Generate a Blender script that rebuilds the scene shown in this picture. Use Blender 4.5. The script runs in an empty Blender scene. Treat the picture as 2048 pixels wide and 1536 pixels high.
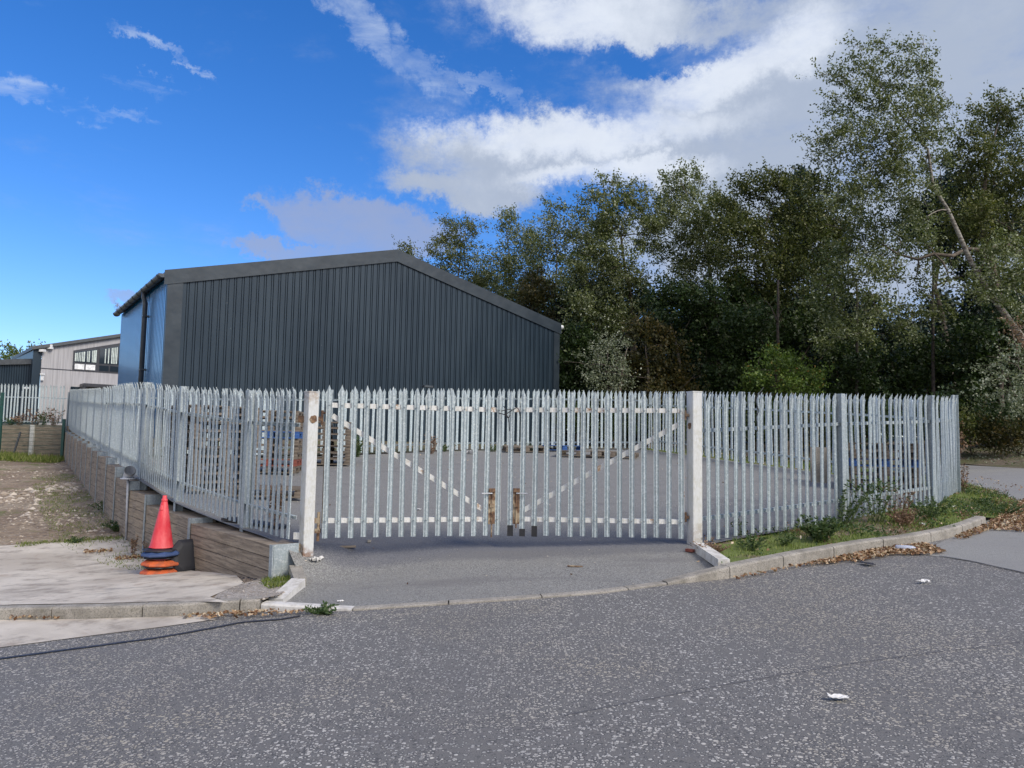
import bpy, math, random
import numpy as np
from mathutils import Vector, Matrix, geometry
random.seed(7); rng = np.random.default_rng(7)
C = bpy.context.scene.collection
pi = math.pi

# ------------------------------------------------------------------ camera
F, HZ, RO, EYE = 1500.0, 886.0, .017, 1.55
_p = math.atan((HZ-768)/F)
_r = np.array([1, 0, 0.]); _u = np.array([0, -math.sin(_p), math.cos(_p)]); _f = np.array([0, math.cos(_p), math.sin(_p)])
r2 = _r*math.cos(RO)+_u*math.sin(RO); u2 = _u*math.cos(RO)-_r*math.sin(RO)
EYEV = np.array([0, 0, EYE])
def ray(px, py): return (px-1024)/F*r2+(768-py)/F*u2+_f
def P(px, py, Y):                     # survey: photo direction + real depth -> place in the world
    d = ray(px, py); return EYEV+d*(Y/d[1])
def hit(px, py, zf):                  # where a sight line meets a ground surface
    d = ray(px, py); d = d/d[1]; a, b = 1.0, 60.0
    prev = 2.0
    Y = 2.0
    while Y < 60:
        q = EYEV+d*Y
        if q[2] < zf(q[0], q[1]): break
        prev = Y; Y += .25
    a, b = prev, Y
    for _ in range(25):
        m = (a+b)/2; q = EYEV+d*m
        if q[2] < zf(q[0], q[1]): b = m
        else: a = m
    q = EYEV+d*b
    return (q[0], q[1])
cam = bpy.data.objects.new('camera', bpy.data.cameras.new('camera')); C.objects.link(cam)
cam.data.sensor_width = 36; cam.data.lens = F/2048*36; cam.data.clip_end = 8000; cam.data.clip_start = .05
M = Matrix.Identity(4)
for i in range(3):
    M[i][0] = r2[i]; M[i][1] = u2[i]; M[i][2] = -_f[i]; M[i][3] = EYEV[i]
cam.matrix_world = M
bpy.context.scene.camera = cam

# ------------------------------------------------------------------ materials
class NB:
    def __init__(s, nt): s.nt = nt; s.n = nt.nodes; s.l = nt.links; s._c = {}
    def node(s, t, **k):
        n = s.n.new(t)
        for a, v in k.items(): setattr(n, a, v)
        return n
    def put(s, sock, v):
        if hasattr(v, 'links') or isinstance(v, bpy.types.NodeSocket): s.l.new(v, sock)
        elif isinstance(v, (tuple, list)):
            v = tuple(v)
            if sock.type == 'RGBA' and len(v) == 3: v = v+(1,)
            sock.default_value = v
        else:
            if sock.type == 'RGBA': v = (v, v, v, 1)
            elif sock.type == 'VECTOR': v = (v, v, v)
            sock.default_value = v
    def pos(s):
        if 'pos' not in s._c: s._c['pos'] = s.node('ShaderNodeNewGeometry').outputs['Position']
        return s._c['pos']
    def obj(s):
        if 'obj' not in s._c: s._c['obj'] = s.node('ShaderNodeTexCoord').outputs['Object']
        return s._c['obj']
    def rnd(s): return s.node('ShaderNodeObjectInfo').outputs['Random']
    def scale(s, v, sc):
        m = s.node('ShaderNodeMapping'); s.put(m.inputs['Vector'], v); m.inputs['Scale'].default_value = sc; return m.outputs[0]
    def rot(s, v, r, sc=(1, 1, 1)):
        m = s.node('ShaderNodeMapping'); s.put(m.inputs['Vector'], v); m.inputs['Rotation'].default_value = r; m.inputs['Scale'].default_value = sc; return m.outputs[0]
    def noise(s, v, sc=5, det=4, rough=.55, dist=0, out=0):
        n = s.node('ShaderNodeTexNoise'); s.put(n.inputs['Vector'], v); n.inputs['Scale'].default_value = sc
        n.inputs['Detail'].default_value = det; n.inputs['Roughness'].default_value = rough; n.inputs['Distortion'].default_value = dist
        return n.outputs[out]
    def vor(s, v, sc=5, feature='F1', out='Distance', rnd=1.0):
        n = s.node('ShaderNodeTexVoronoi', feature=feature); s.put(n.inputs['Vector'], v); n.inputs['Scale'].default_value = sc
        if 'Randomness' in n.inputs: n.inputs['Randomness'].default_value = rnd
        return n.outputs[out]
    def ss(s, v, a, b, lo=0., hi=1.):
        n = s.node('ShaderNodeMapRange', interpolation_type='SMOOTHSTEP'); s.put(n.inputs['Value'], v)
        n.inputs['From Min'].default_value = a; n.inputs['From Max'].default_value = b
        n.inputs['To Min'].default_value = lo; n.inputs['To Max'].default_value = hi; return n.outputs[0]
    def lin(s, v, a, b, lo=0., hi=1.):
        n = s.node('ShaderNodeMapRange'); s.put(n.inputs['Value'], v)
        n.inputs['From Min'].default_value = a; n.inputs['From Max'].default_value = b
        n.inputs['To Min'].default_value = lo; n.inputs['To Max'].default_value = hi; return n.outputs[0]
    def m(s, op, a, b=0., c=None):
        n = s.node('ShaderNodeMath', operation=op); s.put(n.inputs[0], a); s.put(n.inputs[1], b)
        if c is not None: s.put(n.inputs[2], c)
        return n.outputs[0]
    def mix(s, f, a, b, mode='MIX'):
        n = s.node('ShaderNodeMix', data_type='RGBA', blend_type=mode); s.put(n.inputs[0], f); s.put(n.inputs[6], a); s.put(n.inputs[7], b); return n.outputs[2]
    def xyz(s, v):
        n = s.node('ShaderNodeSeparateXYZ'); s.put(n.inputs[0], v); return n.outputs
    def bump(s, h, st=.3, d=.01):
        n = s.node('ShaderNodeBump'); n.inputs['Strength'].default_value = st; n.inputs['Distance'].default_value = d; s.put(n.inputs['Height'], h); return n.outputs[0]
    def attr(s, name, out='Fac'):
        n = s.node('ShaderNodeAttribute'); n.attribute_name = name; return n.outputs[out]
MATS = {}
def mat(name, fn):
    mt = bpy.data.materials.new(name); mt.use_nodes = True
    b = NB(mt.node_tree); bs = mt.node_tree.nodes['Principled BSDF']
    d = fn(b) or {}
    for k, v in d.items():
        if k == 'out': continue
        b.put(bs.inputs[k], v)
    if 'out' in d:
        o = [n for n in mt.node_tree.nodes if n.type == 'OUTPUT_MATERIAL'][0]
        b.l.new(d['out'](bs), o.inputs['Surface'])
    MATS[name] = mt
    return mt

def plain(col, rough=.6, metal=0., var=.15, sc=6, spec=.5):
    def f(b):
        n = b.noise(b.obj(), sc, 5)
        c2 = tuple(x*(1-var) for x in col); c3 = tuple(min(1, x*(1+var)) for x in col)
        return {'Base Color': b.mix(b.ss(n, .35, .65), c2, c3), 'Roughness': rough, 'Metallic': metal, 'Specular IOR Level': spec}
    return f

def m_galv(dark=1.0):
    def f(b):
        p = b.pos()
        sp = b.vor(b.scale(p, (1, 1, .8)), 70, out='Color')
        g = b.xyz(sp)[0]
        n = b.noise(p, 9, 4); n2 = b.noise(b.scale(p, (6, 6, .8)), 5, 4)
        base = b.mix(b.ss(g, .1, .95), (.375*dark, .435*dark, .45*dark), (.50*dark, .565*dark, .58*dark))
        base = b.mix(b.ss(g, .86, .9), base, (.58*dark, .63*dark, .63*dark))
        base = b.mix(b.ss(n, .5, .75, 0, .35), base, (.30*dark, .36*dark, .38*dark))
        base = b.mix(b.ss(n2, .58, .72, 0, .45), base, (.25*dark, .27*dark, .26*dark))
        base = b.mix(b.lin(b.rnd(), 0, 1, .0, .22), base, (.25*dark, .275*dark, .28*dark)); return {'Base Color': base, 'Roughness': b.ss(n, .3, .7, .45, .62), 'Metallic': .2}
    return f
mat('galv', m_galv()); mat('galv_post', m_galv(.8)); mat('galv_old', m_galv(.95)); mat('galv_pale', m_galv(1.25))

def m_white(b):
    p = b.pos(); n = b.noise(p, 3.2, 6, .65); n2 = b.noise(b.scale(p, (8, 8, 1.2)), 6, 5); n3 = b.noise(p, 40, 3)
    base = b.mix(b.ss(n2, .35, .7), (.70, .70, .68), (.54, .54, .50))
    base = b.mix(b.ss(n3, .45, .7, 0, .5), base, (.46, .45, .38))
    rust = b.m('MULTIPLY', b.ss(n, .56, .66), b.ss(n3, .35, .6))
    base = b.mix(rust, base, (.34, .19, .085))
    return {'Base Color': base, 'Roughness': .6}
mat('white_paint', m_white)
def m_postpaint(b, rusty=1.):
    p = b.pos(); z = b.xyz(b.obj())[2]
    n = b.noise(p, 4, 6, .65); n2 = b.noise(b.scale(p, (30, 30, 5)), 3, 5); n3 = b.noise(p, 22, 5, .7)
    base = b.mix(b.ss(n2, .35, .7), (.60, .61, .60), (.50, .51, .49))
    grime = b.m('MULTIPLY', b.ss(n3, .42, .62), b.ss(n, .40, .62))
    base = b.mix(b.m('MULTIPLY', grime, .4), base, (.40, .38, .26))
    edge = b.m('MULTIPLY', b.ss(b.m('ADD', z, b.m('MULTIPLY', n, -.35)), -.02, .12, 1, 0), b.ss(n3, .3, .55))
    base = b.mix(b.m('MULTIPLY', edge, rusty), base, (.20, .11, .065))
    top = b.m('MULTIPLY', b.ss(b.m('ADD', z, b.m('MULTIPLY', n, .2)), 2.0, 2.1), b.ss(n3, .35, .6))
    base = b.mix(b.m('MULTIPLY', top, .6), base, (.30, .22, .15))
    return {'Base Color': base, 'Roughness': .5}
mat('post_paint', m_postpaint); mat('post_paint_clean', lambda b: m_postpaint(b, .25))
def m_rust(b):
    p = b.pos(); n = b.noise(p, 25, 6, .7); n2 = b.noise(p, 8, 4)
    base = b.mix(b.ss(n, .35, .65), (.075, .042, .028), (.21, .125, .07))
    base = b.mix(b.ss(n2, .5, .62, 0, .7), base, (.42, .35, .24))
    return {'Base Color': base, 'Roughness': .85, 'Normal': b.bump(n, .4, .004)}
mat('rust', m_rust)
def m_clad(b):
    p = b.pos(); n = b.noise(b.scale(p, (1, 1, .35)), .9, 4); n2 = b.noise(p, 30, 3); sp = b.vor(p, 2.2)
    base = b.mix(b.ss(n, .3, .7), (.014, .028, .043), (.025, .042, .059))
    base = b.mix(b.m('MULTIPLY', b.ss(sp, .035, .02), .5), base, (.25, .27, .28))
    return {'Base Color': base, 'Roughness': b.ss(n2, .3, .7, .32, .44), 'Specular IOR Level': .32}
mat('cladding', m_clad)
def m_clads(b):  # shed side wall: blue sky reflection put into the base colour
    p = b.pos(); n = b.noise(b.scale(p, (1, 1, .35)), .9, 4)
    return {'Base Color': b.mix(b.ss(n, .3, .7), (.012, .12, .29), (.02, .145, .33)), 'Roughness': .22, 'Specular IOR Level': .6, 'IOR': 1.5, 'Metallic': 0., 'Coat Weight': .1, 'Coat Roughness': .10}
mat('cladding_sky_reflect', m_clads)
mat('trim_dark', lambda b: {'Base Color': b.mix(b.ss(b.noise(b.pos(), 1.4, 4), .35, .65), (.012, .023, .034), (.022, .035, .047)), 'Roughness': .45,
    'Normal': b.bump(b.noise(b.pos(), 1.6, 2), .35, .05)})
mat('plastic_dark', plain((.055, .065, .075), .4))
mat('plastic_grey', plain((.42, .44, .47), .45))
mat('plastic_black', plain((.018, .018, .02), .5))
mat('roof_dark', plain((.07, .078, .085), .5))
mat('glass_dark', lambda b: {'Base Color': (.02, .03, .04), 'Roughness': .08, 'Specular IOR Level': .8})
mat('blind', plain((.55, .62, .58), .7)); mat('frame_dark', plain((.04, .042, .05), .4)); mat('white_plastic', plain((.75, .76, .76), .45))
def m_boards(b):
    p = b.pos(); x = b.xyz(p)[0]
    n = b.noise(b.scale(p, (6, 1, .15)), 3, 4); st = b.m('FRACT', b.m('MULTIPLY', x, 5.0))
    base = b.mix(b.ss(n, .35, .65), (.33, .325, .335), (.42, .415, .425))
    base = b.mix(b.ss(st, .0, .09, .45, 0), base, (.15, .14, .15))
    return {'Base Color': base, 'Roughness': .75}
mat('grey_boards', m_boards)

def m_road(b):
    p = b.pos(); big = b.noise(p, .55, 4, .6); mid = b.noise(p, 2.2, 4, .6)
    pv = b.scale(p, (1, 1, .2)); dist = b.noise(p, 45, 2, out=1); pv2 = b.mix(.010, pv, dist, 'ADD')
    thr = b.m('ADD', b.m('MULTIPLY', b.ss(big, .3, .7), .30), b.m('MULTIPLY', b.ss(mid, .3, .7), .38))
    base = b.mix(b.ss(b.noise(p, 150, 3), .35, .7), (.110, .109, .105), (.194, .191, .181))
    base = b.mix(b.ss(b.noise(p, 14, 4), .35, .7, 0, .3), base, (.185, .172, .162))
    hh = 0.
    for sc_, k1, k2, lo in ((36, .24, .22, .25), (60, .20, .16, .24)):
        d1 = b.vor(pv2, sc_); c1 = b.xyz(b.vor(pv2, sc_, out='Color'))
        present = b.m('LESS_THAN', c1[0], b.m('ADD', thr, k1)); size = b.m('ADD', lo, b.m('MULTIPLY', c1[1], k2))
        chip = b.m('MULTIPLY', present, b.ss(b.m('SUBTRACT', d1, size), -.02, .03, 1, 0))
        ccol = b.mix(c1[2], (.28, .275, .26), (.58, .56, .51))
        ccol = b.mix(b.m('MULTIPLY', b.ss(big, .42, .62), b.m('MULTIPLY', c1[1], .8)), ccol, (.42, .37, .27))
        edge_ = b.m('MULTIPLY', present, b.m('MULTIPLY', b.ss(d1, .62, .45), b.m('SUBTRACT', 1., chip)))
        base = b.mix(b.m('MULTIPLY', edge_, .6), base, (.045, .045, .05)); base = b.mix(chip, base, ccol)
        hh = b.m('ADD', hh, b.m('MULTIPLY', chip, .5))
    trk = b.noise(b.rot(p, (0, 0, -.5), (.16, 1.3, 1)), 1.3, 4, .6)
    base = b.mix(b.ss(trk, .5, .7, 0, .25), base, (.12, .115, .115))
    base = b.mix(b.ss(b.noise(p, 1.1, 6, .75), .60, .74, 0, .4), base, (.22, .205, .18))
    base = b.mix(b.ss(b.noise(p, 2.3, 5, .75), .62, .72, 0, .5), base, (.08, .08, .088))
    return {'Base Color': base, 'Roughness': b.m('SUBTRACT', .85, b.m('MULTIPLY', hh, .3)), 'Normal': b.bump(b.m('ADD', hh, b.m('MULTIPLY', b.noise(p, 150, 3), .8)), .5, .007)}
mat('road', m_road)
def m_asph(b):
    p = b.pos(); n = b.noise(p, .5, 5, .6, .4); n2 = b.noise(p, 62, 3, .7); n3 = b.noise(p, 1.6, 6, .65, 1.0)
    v = b.vor(b.scale(p, (1, 1, .2)), 60); vc = b.xyz(b.vor(b.scale(p, (1, 1, .2)), 60, out='Color'))
    base = b.mix(b.ss(n2, .35, .65), (.095, .096, .092), (.30, .30, .285))
    base = b.mix(b.ss(n, .35, .65, 0, .5), base, (.20, .198, .186))
    base = b.mix(b.m('MULTIPLY', b.ss(v, .3, .2), b.m('GREATER_THAN', vc[0], .84)), base, (.42, .41, .39))
    base = b.mix(b.ss(n3, .56, .72, 0, .5), base, (.235, .228, .205))
    base = b.mix(b.ss(b.noise(b.scale(p, (.35, 1.5, 1)), 1.3, 5, .6), .55, .70, 0, .45), base, (.12, .115, .118))
    base = b.mix(b.ss(b.noise(p, 6, 5, .7), .60, .7, 0, .5), base, (.11, .105, .11))
    # soft shadow band under the gate, painted into the asphalt colour
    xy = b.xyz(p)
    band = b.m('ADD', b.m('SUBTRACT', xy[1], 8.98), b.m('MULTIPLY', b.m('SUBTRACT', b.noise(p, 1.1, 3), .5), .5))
    shade_band = b.m('MULTIPLY', b.ss(band, -.16, .08), b.ss(band, .5, 1.6, 1, 0))
    base = b.mix(b.m('MULTIPLY', shade_band, .5), base, (.085, .087, .105))
    return {'Base Color': base, 'Roughness': .9, 'Normal': b.bump(b.noise(p, 160, 2), .35, .006)}
mat('asphalt', m_asph)
def m_sidert(b):
    p = b.pos(); n = b.noise(p, .6, 4); n2 = b.noise(p, 110, 2); n3 = b.noise(p, 5, 5)
    base = b.mix(b.ss(n2, .35, .65), (.18, .182, .172), (.32, .318, .30))
    base = b.mix(b.ss(n, .35, .65, 0, .5), base, (.22, .215, .21)); base = b.mix(b.ss(n3, .58, .7, 0, .4), base, (.15, .145, .14))
    return {'Base Color': base, 'Roughness': .9, 'Normal': b.bump(n2, .3, .006)}
mat('side_asphalt', m_sidert)
def m_conc(b):
    p = b.pos(); n = b.noise(p, .55, 5, .62, .6); n2 = b.noise(p, 3, 6, .7); n3 = b.noise(b.rot(p, (0, 0, .5), (1, 9, 1)), 5, 5, .6); n4 = b.noise(p, 90, 2)
    base = b.mix(b.ss(n, .38, .62), (.60, .55, .465), (.42, .375, .31))
    base = b.mix(b.ss(n2, .48, .66, 0, .75), base, (.25, .215, .175))
    base = b.mix(b.ss(n3, .55, .7, 0, .22), base, (.72, .65, .55))
    base = b.mix(b.ss(b.noise(p, 1.4, 6, .72, 1.2), .55, .70, 0, .6), base, (.30, .21, .15))
    base = b.mix(b.ss(b.noise(p, 1.0, 5, .7, .3), .6, .7, 0, .5), base, (.16, .15, .14))
    base = b.mix(b.ss(n4, .55, .75, 0, .3), base, (.2, .19, .17))
    return {'Base Color': base, 'Roughness': .85, 'Normal': b.bump(n3, .15, .01)}
mat('concrete', m_conc)
def m_kerb(b):
    p = b.pos(); n = b.noise(p, 3, 6, .7); n2 = b.noise(p, 70, 3)
    base = b.mix(b.ss(n, .35, .7), (.37, .345, .30), (.21, .195, .165))
    base = b.mix(b.ss(n2, .45, .65, 0, .6), base, (.13, .12, .105))
    base = b.mix(b.ss(b.noise(p, 12, 5, .7), .6, .7, 0, .5), base, (.14, .14, .09))
    return {'Base Color': base, 'Roughness': .9, 'Normal': b.bump(n2, .3, .006)}
mat('kerb', m_kerb)
mat('kerb_new', lambda b: {'Base Color': b.mix(b.ss(b.noise(b.pos(), 9, 6, .7), .4, .7), (.60, .59, .56), (.40, .38, .34)), 'Roughness': .85, 'Normal': b.bump(b.noise(b.pos(), 60, 3), .25, .005)})
def m_rubble(b):
    p = b.pos(); n = b.noise(p, .5, 5, .6, .5); n2 = b.noise(p, 6, 6, .75); n3 = b.noise(p, 45, 3); v = b.vor(p, 14); vc = b.xyz(b.vor(p, 14, out='Color'))
    base = b.mix(b.ss(n, .35, .65), (.24, .175, .115), (.36, .295, .21))
    base = b.mix(b.ss(n2, .42, .65, 0, .8), base, (.13, .095, .065))
    base = b.mix(b.m('MULTIPLY', b.ss(v, .35, .22), b.m('GREATER_THAN', vc[0], .6)), base, b.mix(vc[1], (.42, .38, .33), (.24, .20, .17)))
    base = b.mix(b.m('MULTIPLY', b.ss(b.noise(p, .9, 5, .65, .8), .52, .64), .8), base, b.mix(b.ss(n3, .3, .7), (.075, .10, .022), (.17, .18, .05)))
    return {'Base Color': base, 'Roughness': .95, 'Normal': b.bump(b.m('ADD', n2, b.m('MULTIPLY', v, -.5)), .8, .04)}
mat('rubble_ground', m_rubble)
def m_soilgrass(b):
    p = b.pos(); n = b.noise(p, 1.3, 5, .6, .4); n2 = b.noise(p, 18, 5, .7); n3 = b.noise(p, 60, 3)
    g = b.mix(b.ss(n3, .3, .7), (.075, .11, .02), (.16, .20, .045)); s = b.mix(b.ss(n2, .3, .7), (.12, .085, .055), (.25, .20, .14))
    return {'Base Color': b.mix(b.ss(n, .48, .60), g, s), 'Roughness': .95, 'Normal': b.bump(n2, .7, .04)}
mat('soil_grass', m_soilgrass)
def m_woodfloor(b):
    p = b.pos(); n = b.noise(p, .8, 5); n2 = b.noise(p, 12, 5, .7)
    return {'Base Color': b.mix(b.ss(n, .4, .6), b.mix(b.ss(n2, .35, .65), (.09, .07, .045), (.20, .165, .12)), b.mix(b.ss(n2, .35, .65), (.05, .06, .02), (.11, .11, .045))), 'Roughness': .95, 'Normal': b.bump(n2, .6, .05)}
mat('wood_floor', m_woodfloor)
def m_gravel(b):
    p = b.pos(); v = b.vor(p, 45); vc = b.xyz(b.vor(p, 45, out='Color')); n = b.noise(p, 3, 5)
    base = b.mix(vc[0], (.32, .29, .25), (.58, .53, .47)); base = b.mix(b.ss(v, .35, .6, 0, .6), base, (.14, .12, .10)); base = b.mix(b.ss(n, .5, .65, 0, .5), base, (.16, .13, .09))
    return {'Base Color': base, 'Roughness': .9, 'Normal': b.bump(b.ss(v, 0, .5, 1, 0), .8, .015)}
mat('gravel', m_gravel)
mat('joint_faint', plain((.085, .083, .09), .8)); mat('tar', plain((.035, .036, .045), .6))
def m_sleeper(b):
    p = b.pos(); xy = b.xyz(p)
    n = b.noise(b.scale(p, (1.0, 1.0, 14)), 2.2, 6, .65, .5); n2 = b.noise(p, 1.1, 4); n3 = b.noise(p, 30, 4)
    base = b.mix(b.ss(n, .32, .68), (.15, .12, .09), (.34, .28, .21))
    base = b.mix(b.ss(n2, .48, .6, 0, .75), base, b.mix(b.ss(n, .3, .7), (.22, .17, .115), (.40, .32, .225)))
    base = b.mix(b.ss(n3, .58, .72, 0, .5), base, (.075, .065, .05))
    return {'Base Color': base, 'Roughness': .9, 'Normal': b.bump(n, .4, .01)}
mat('sleeper', m_sleeper)
def m_pallet(c1, c2):
    def f(b):
        p = b.obj(); n = b.noise(b.scale(p, (1, 8, 8)), 3, 5, .6); r = b.rnd()
        return {'Base Color': b.mix(r, b.mix(b.ss(n, .3, .7), c1, c2), b.mix(b.ss(n, .3, .7), tuple(x*.65 for x in c1), tuple(x*.8 for x in c2))), 'Roughness': .9}
    return f
mat('pallet_wood', m_pallet((.11, .088, .068), (.25, .21, .165))); mat('pallet_blue', m_pallet((.02, .07, .24), (.05, .14, .38)))
mat('pallet_red', m_pallet((.22, .055, .04), (.30, .10, .07)))
mat('cone_red', lambda b: {'Base Color': b.mix(b.ss(b.noise(b.scale(b.obj(), (1, 1, .5)), 9, 5, .6), .35, .7), (.66, .030, .045), (.74, .10, .11)), 'Roughness': .5})
mat('cone_orange', lambda b: {'Base Color': b.mix(b.ss(b.noise(b.obj(), 14, 5, .7), .4, .7), (.66, .13, .035), (.42, .11, .05)), 'Roughness': .6}); mat('cone_blue', plain((.045, .08, .19), .5)); mat('cone_black', plain((.02, .021, .026), .6))
mat('paper', plain((.7, .7, .68), .8)); mat('bark_dark', plain((.045, .036, .03), .9, var=.4, sc=9)); mat('bark', plain((.10, .08, .06), .9, var=.4, sc=9))
def m_birch(b):
    p = b.pos(); n = b.noise(b.scale(p, (3, 3, 9)), 2, 5, .65)
    return {'Base Color': b.mix(b.ss(n, .42, .6), (.30, .28, .24), (.085, .07, .055)), 'Roughness': .85}
mat('bark_pale', m_birch)
def leafmat(name, stops, trans=.25, rough=.5):
    # stops: tones chosen per leaf
    def f(b):
        a = b.attr('tone'); cr = b.node('ShaderNodeValToRGB'); b.put(cr.inputs[0], a); e = cr.color_ramp; e.interpolation = 'LINEAR'
        e.elements[0].position = stops[0][0]; e.elements[0].color = stops[0][1]+(1,)
        e.elements[1].position = stops[-1][0]; e.elements[1].color = stops[-1][1]+(1,)
        for q, c in stops[1:-1]:
            x = e.elements.new(q); x.color = c+(1,)
        col = cr.outputs[0]
        def out(bs):
            t = b.node('ShaderNodeBsdfTranslucent'); b.put(t.inputs[0], b.mix(1., col, (1.2, 1.3, .6), 'MULTIPLY'))
            mx = b.node('ShaderNodeMixShader'); mx.inputs[0].default_value = trans
            b.l.new(bs.outputs[0], mx.inputs[1]); b.l.new(t.outputs[0], mx.inputs[2]); return mx.outputs[0]
        return {'Base Color': col, 'Roughness': rough, 'Specular IOR Level': .35, 'out': out}
    mat(name, f)
leafmat('leaf_silver', [(0, (.028, .042, .012)), (.45, (.085, .112, .028)), (.72, (.155, .175, .065)), (.86, (.27, .30, .19)), (1, (.46, .49, .38))])
leafmat('leaf_olive', [(0, (.026, .038, .010)), (.6, (.085, .105, .024)), (.85, (.17, .175, .055)), (1, (.30, .31, .16))])
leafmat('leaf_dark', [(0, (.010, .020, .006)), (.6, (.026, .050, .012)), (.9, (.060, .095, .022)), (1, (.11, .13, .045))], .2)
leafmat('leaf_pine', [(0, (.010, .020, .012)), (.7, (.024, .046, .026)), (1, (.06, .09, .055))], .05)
leafmat('leaf_brown', [(0, (.020, .026, .008)), (.6, (.060, .058, .016)), (1, (.15, .10, .025))])
leafmat('leaf_lime', [(0, (.03, .055, .01)), (.6, (.085, .14, .025)), (.93, (.14, .19, .035)), (1, (.30, .13, .03))])
leafmat('leaf_white', [(0, (.04, .055, .025)), (.5, (.13, .155, .085)), (.8, (.27, .30, .21)), (1, (.48, .50, .42))])
leafmat('grass_blade', [(0, (.07, .10, .018)), (.6, (.17, .23, .045)), (1, (.33, .31, .13))], .3, .6)
leafmat('weed_green', [(0, (.03, .06, .02)), (.7, (.08, .13, .045)), (1, (.16, .19, .09))], .3)
leafmat('weed_dry', [(0, (.10, .055, .035)), (.6, (.24, .15, .10)), (1, (.45, .34, .24))], .2)
leafmat('dead_leaf', [(0, (.10, .045, .02)), (.4, (.24, .13, .065)), (.75, (.46, .32, .19)), (1, (.64, .55, .40))], .1)
leafmat('stone_bits', [(0, (.15, .115, .09)), (.6, (.31, .26, .205)), (1, (.56, .50, .42))], 0, .9)

# ------------------------------------------------------------------ mesh helpers
class MB:
    def __init__(s): s.v = []; s.f = []
    def add(s, vs, fs):
        o = len(s.v); s.v += [tuple(map(float, x)) for x in vs]; s.f += [tuple(i+o for i in q) for q in fs]; return s
    def box(s, c, d, rz=0., R=None):
        x, y, z = d[0]/2, d[1]/2, d[2]/2
        vs = [Vector((a, b, e)) for a in (-x, x) for b in (-y, y) for e in (-z, z)]
        Rm = R if R is not None else Matrix.Rotation(rz, 3, 'Z')
        c = Vector(c)
        return s.add([Rm @ v+c for v in vs], [(0, 1, 3, 2), (4, 6, 7, 5), (0, 4, 5, 1), (2, 3, 7, 6), (0, 2, 6, 4), (1, 5, 7, 3)])
    def bar(s, a, b, w, h, up=(0, 0, 1)):      # box section bar from a to b
        a = Vector(a); b = Vector(b); t = (b-a); L = t.length; t.normalize(); up = Vector(up)
        sd = t.cross(up).normalized(); up = sd.cross(t).normalized()
        R = Matrix((sd, t, up)).transposed()
        return s.box((a+b)/2, (w, L, h), R=R)
    def tube(s, pts, rad, n=8, cap=True):
        pts = [Vector(p) for p in pts]; o = len(s.v); rings = []
        if not hasattr(rad, '__len__'): rad = [rad]*len(pts)
        prev = None
        for i, p in enumerate(pts):
            t = (pts[min(i+1, len(pts)-1)]-pts[max(i-1, 0)])
            if t.length < 1e-9: t = Vector((0, 0, 1))
            t.normalize()
            if prev is None:
                a = Vector((1, 0, 0)) if abs(t.x) < .8 else Vector((0, 1, 0)); prev = t.cross(a).normalized()
            prev = (prev-t*prev.dot(t)).normalized(); q = t.cross(prev)
            for k in range(n):
                an = 2*pi*k/n; s.v.append(tuple(p+(prev*math.cos(an)+q*math.sin(an))*rad[i]))
        for i in range(len(pts)-1):
            for k in range(n):
                s.f.append((o+i*n+k, o+i*n+(k+1) % n, o+(i+1)*n+(k+1) % n, o+(i+1)*n+k))
        if cap:
            s.f.append(tuple(o+k for k in range(n))[::-1]); s.f.append(tuple(o+(len(pts)-1)*n+k for k in range(n)))
        return s
    def lathe(s, prof, n=24, c=(0, 0, 0)):
        o = len(s.v)
        for r, z in prof:
            for k in range(n):
                a = 2*pi*k/n; s.v.append((c[0]+r*math.cos(a), c[1]+r*math.sin(a), c[2]+z))
        for i in range(len(prof)-1):
            for k in range(n): s.f.append((o+i*n+k, o+i*n+(k+1) % n, o+(i+1)*n+(k+1) % n, o+(i+1)*n+k))
        return s
    def prism(s, poly, z0, z1):               # poly xy list, vertical prism
        n = len(poly); o = len(s.v)
        s.v += [(p[0], p[1], z0) for p in poly]+[(p[0], p[1], z1) for p in poly]
        s.f.append(tuple(o+i for i in range(n))[::-1]); s.f.append(tuple(o+n+i for i in range(n)))
        for i in range(n): s.f.append((o+i, o+(i+1) % n, o+n+(i+1) % n, o+n+i))
        return s
    def mesh(s, name, m, smooth=False, off=(0, 0, 0)):
        me = bpy.data.meshes.new(name)
        me.from_pydata([(a-off[0], b-off[1], c-off[2]) for a, b, c in s.v], [], s.f)
        me.materials.append(MATS[m]); me.update()
        if smooth: me.polygons.foreach_set('use_smooth', [True]*len(me.polygons))
        return me
def link(name, me, parent=None, loc=(0, 0, 0), rz=0.):
    o = bpy.data.objects.new(name, me); C.objects.link(o); o.parent = parent; o.location = loc; o.rotation_euler = (0, 0, rz); return o
def tag(o, label=None, cat=None, group=None, kind=None):
    if label: o['label'] = label
    if cat: o['category'] = cat
    if group: o['group'] = group
    if kind: o['kind'] = kind
    return o
def thing(name, label, cat, loc, rz=0., group=None):
    o = link(name, None, None, loc, rz); o.empty_display_size = .2; return tag(o, label, cat, group)
def part(name, mb, m, root, smooth=False, local=False):     # world-space builder parented to an unrotated root
    off = (0, 0, 0) if local else tuple(root.location)
    if root.parent is not None and not local: off = tuple(Vector(root.location)+Vector(root.parent.location))
    return link(name, mb.mesh(name, m, smooth, off), root)
def copytree(o, parent=None):
    c = o.copy(); C.objects.link(c); c.parent = parent
    for ch in [x for x in list(C.objects) if x.parent == o]: copytree(ch, c)
    return c

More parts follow.
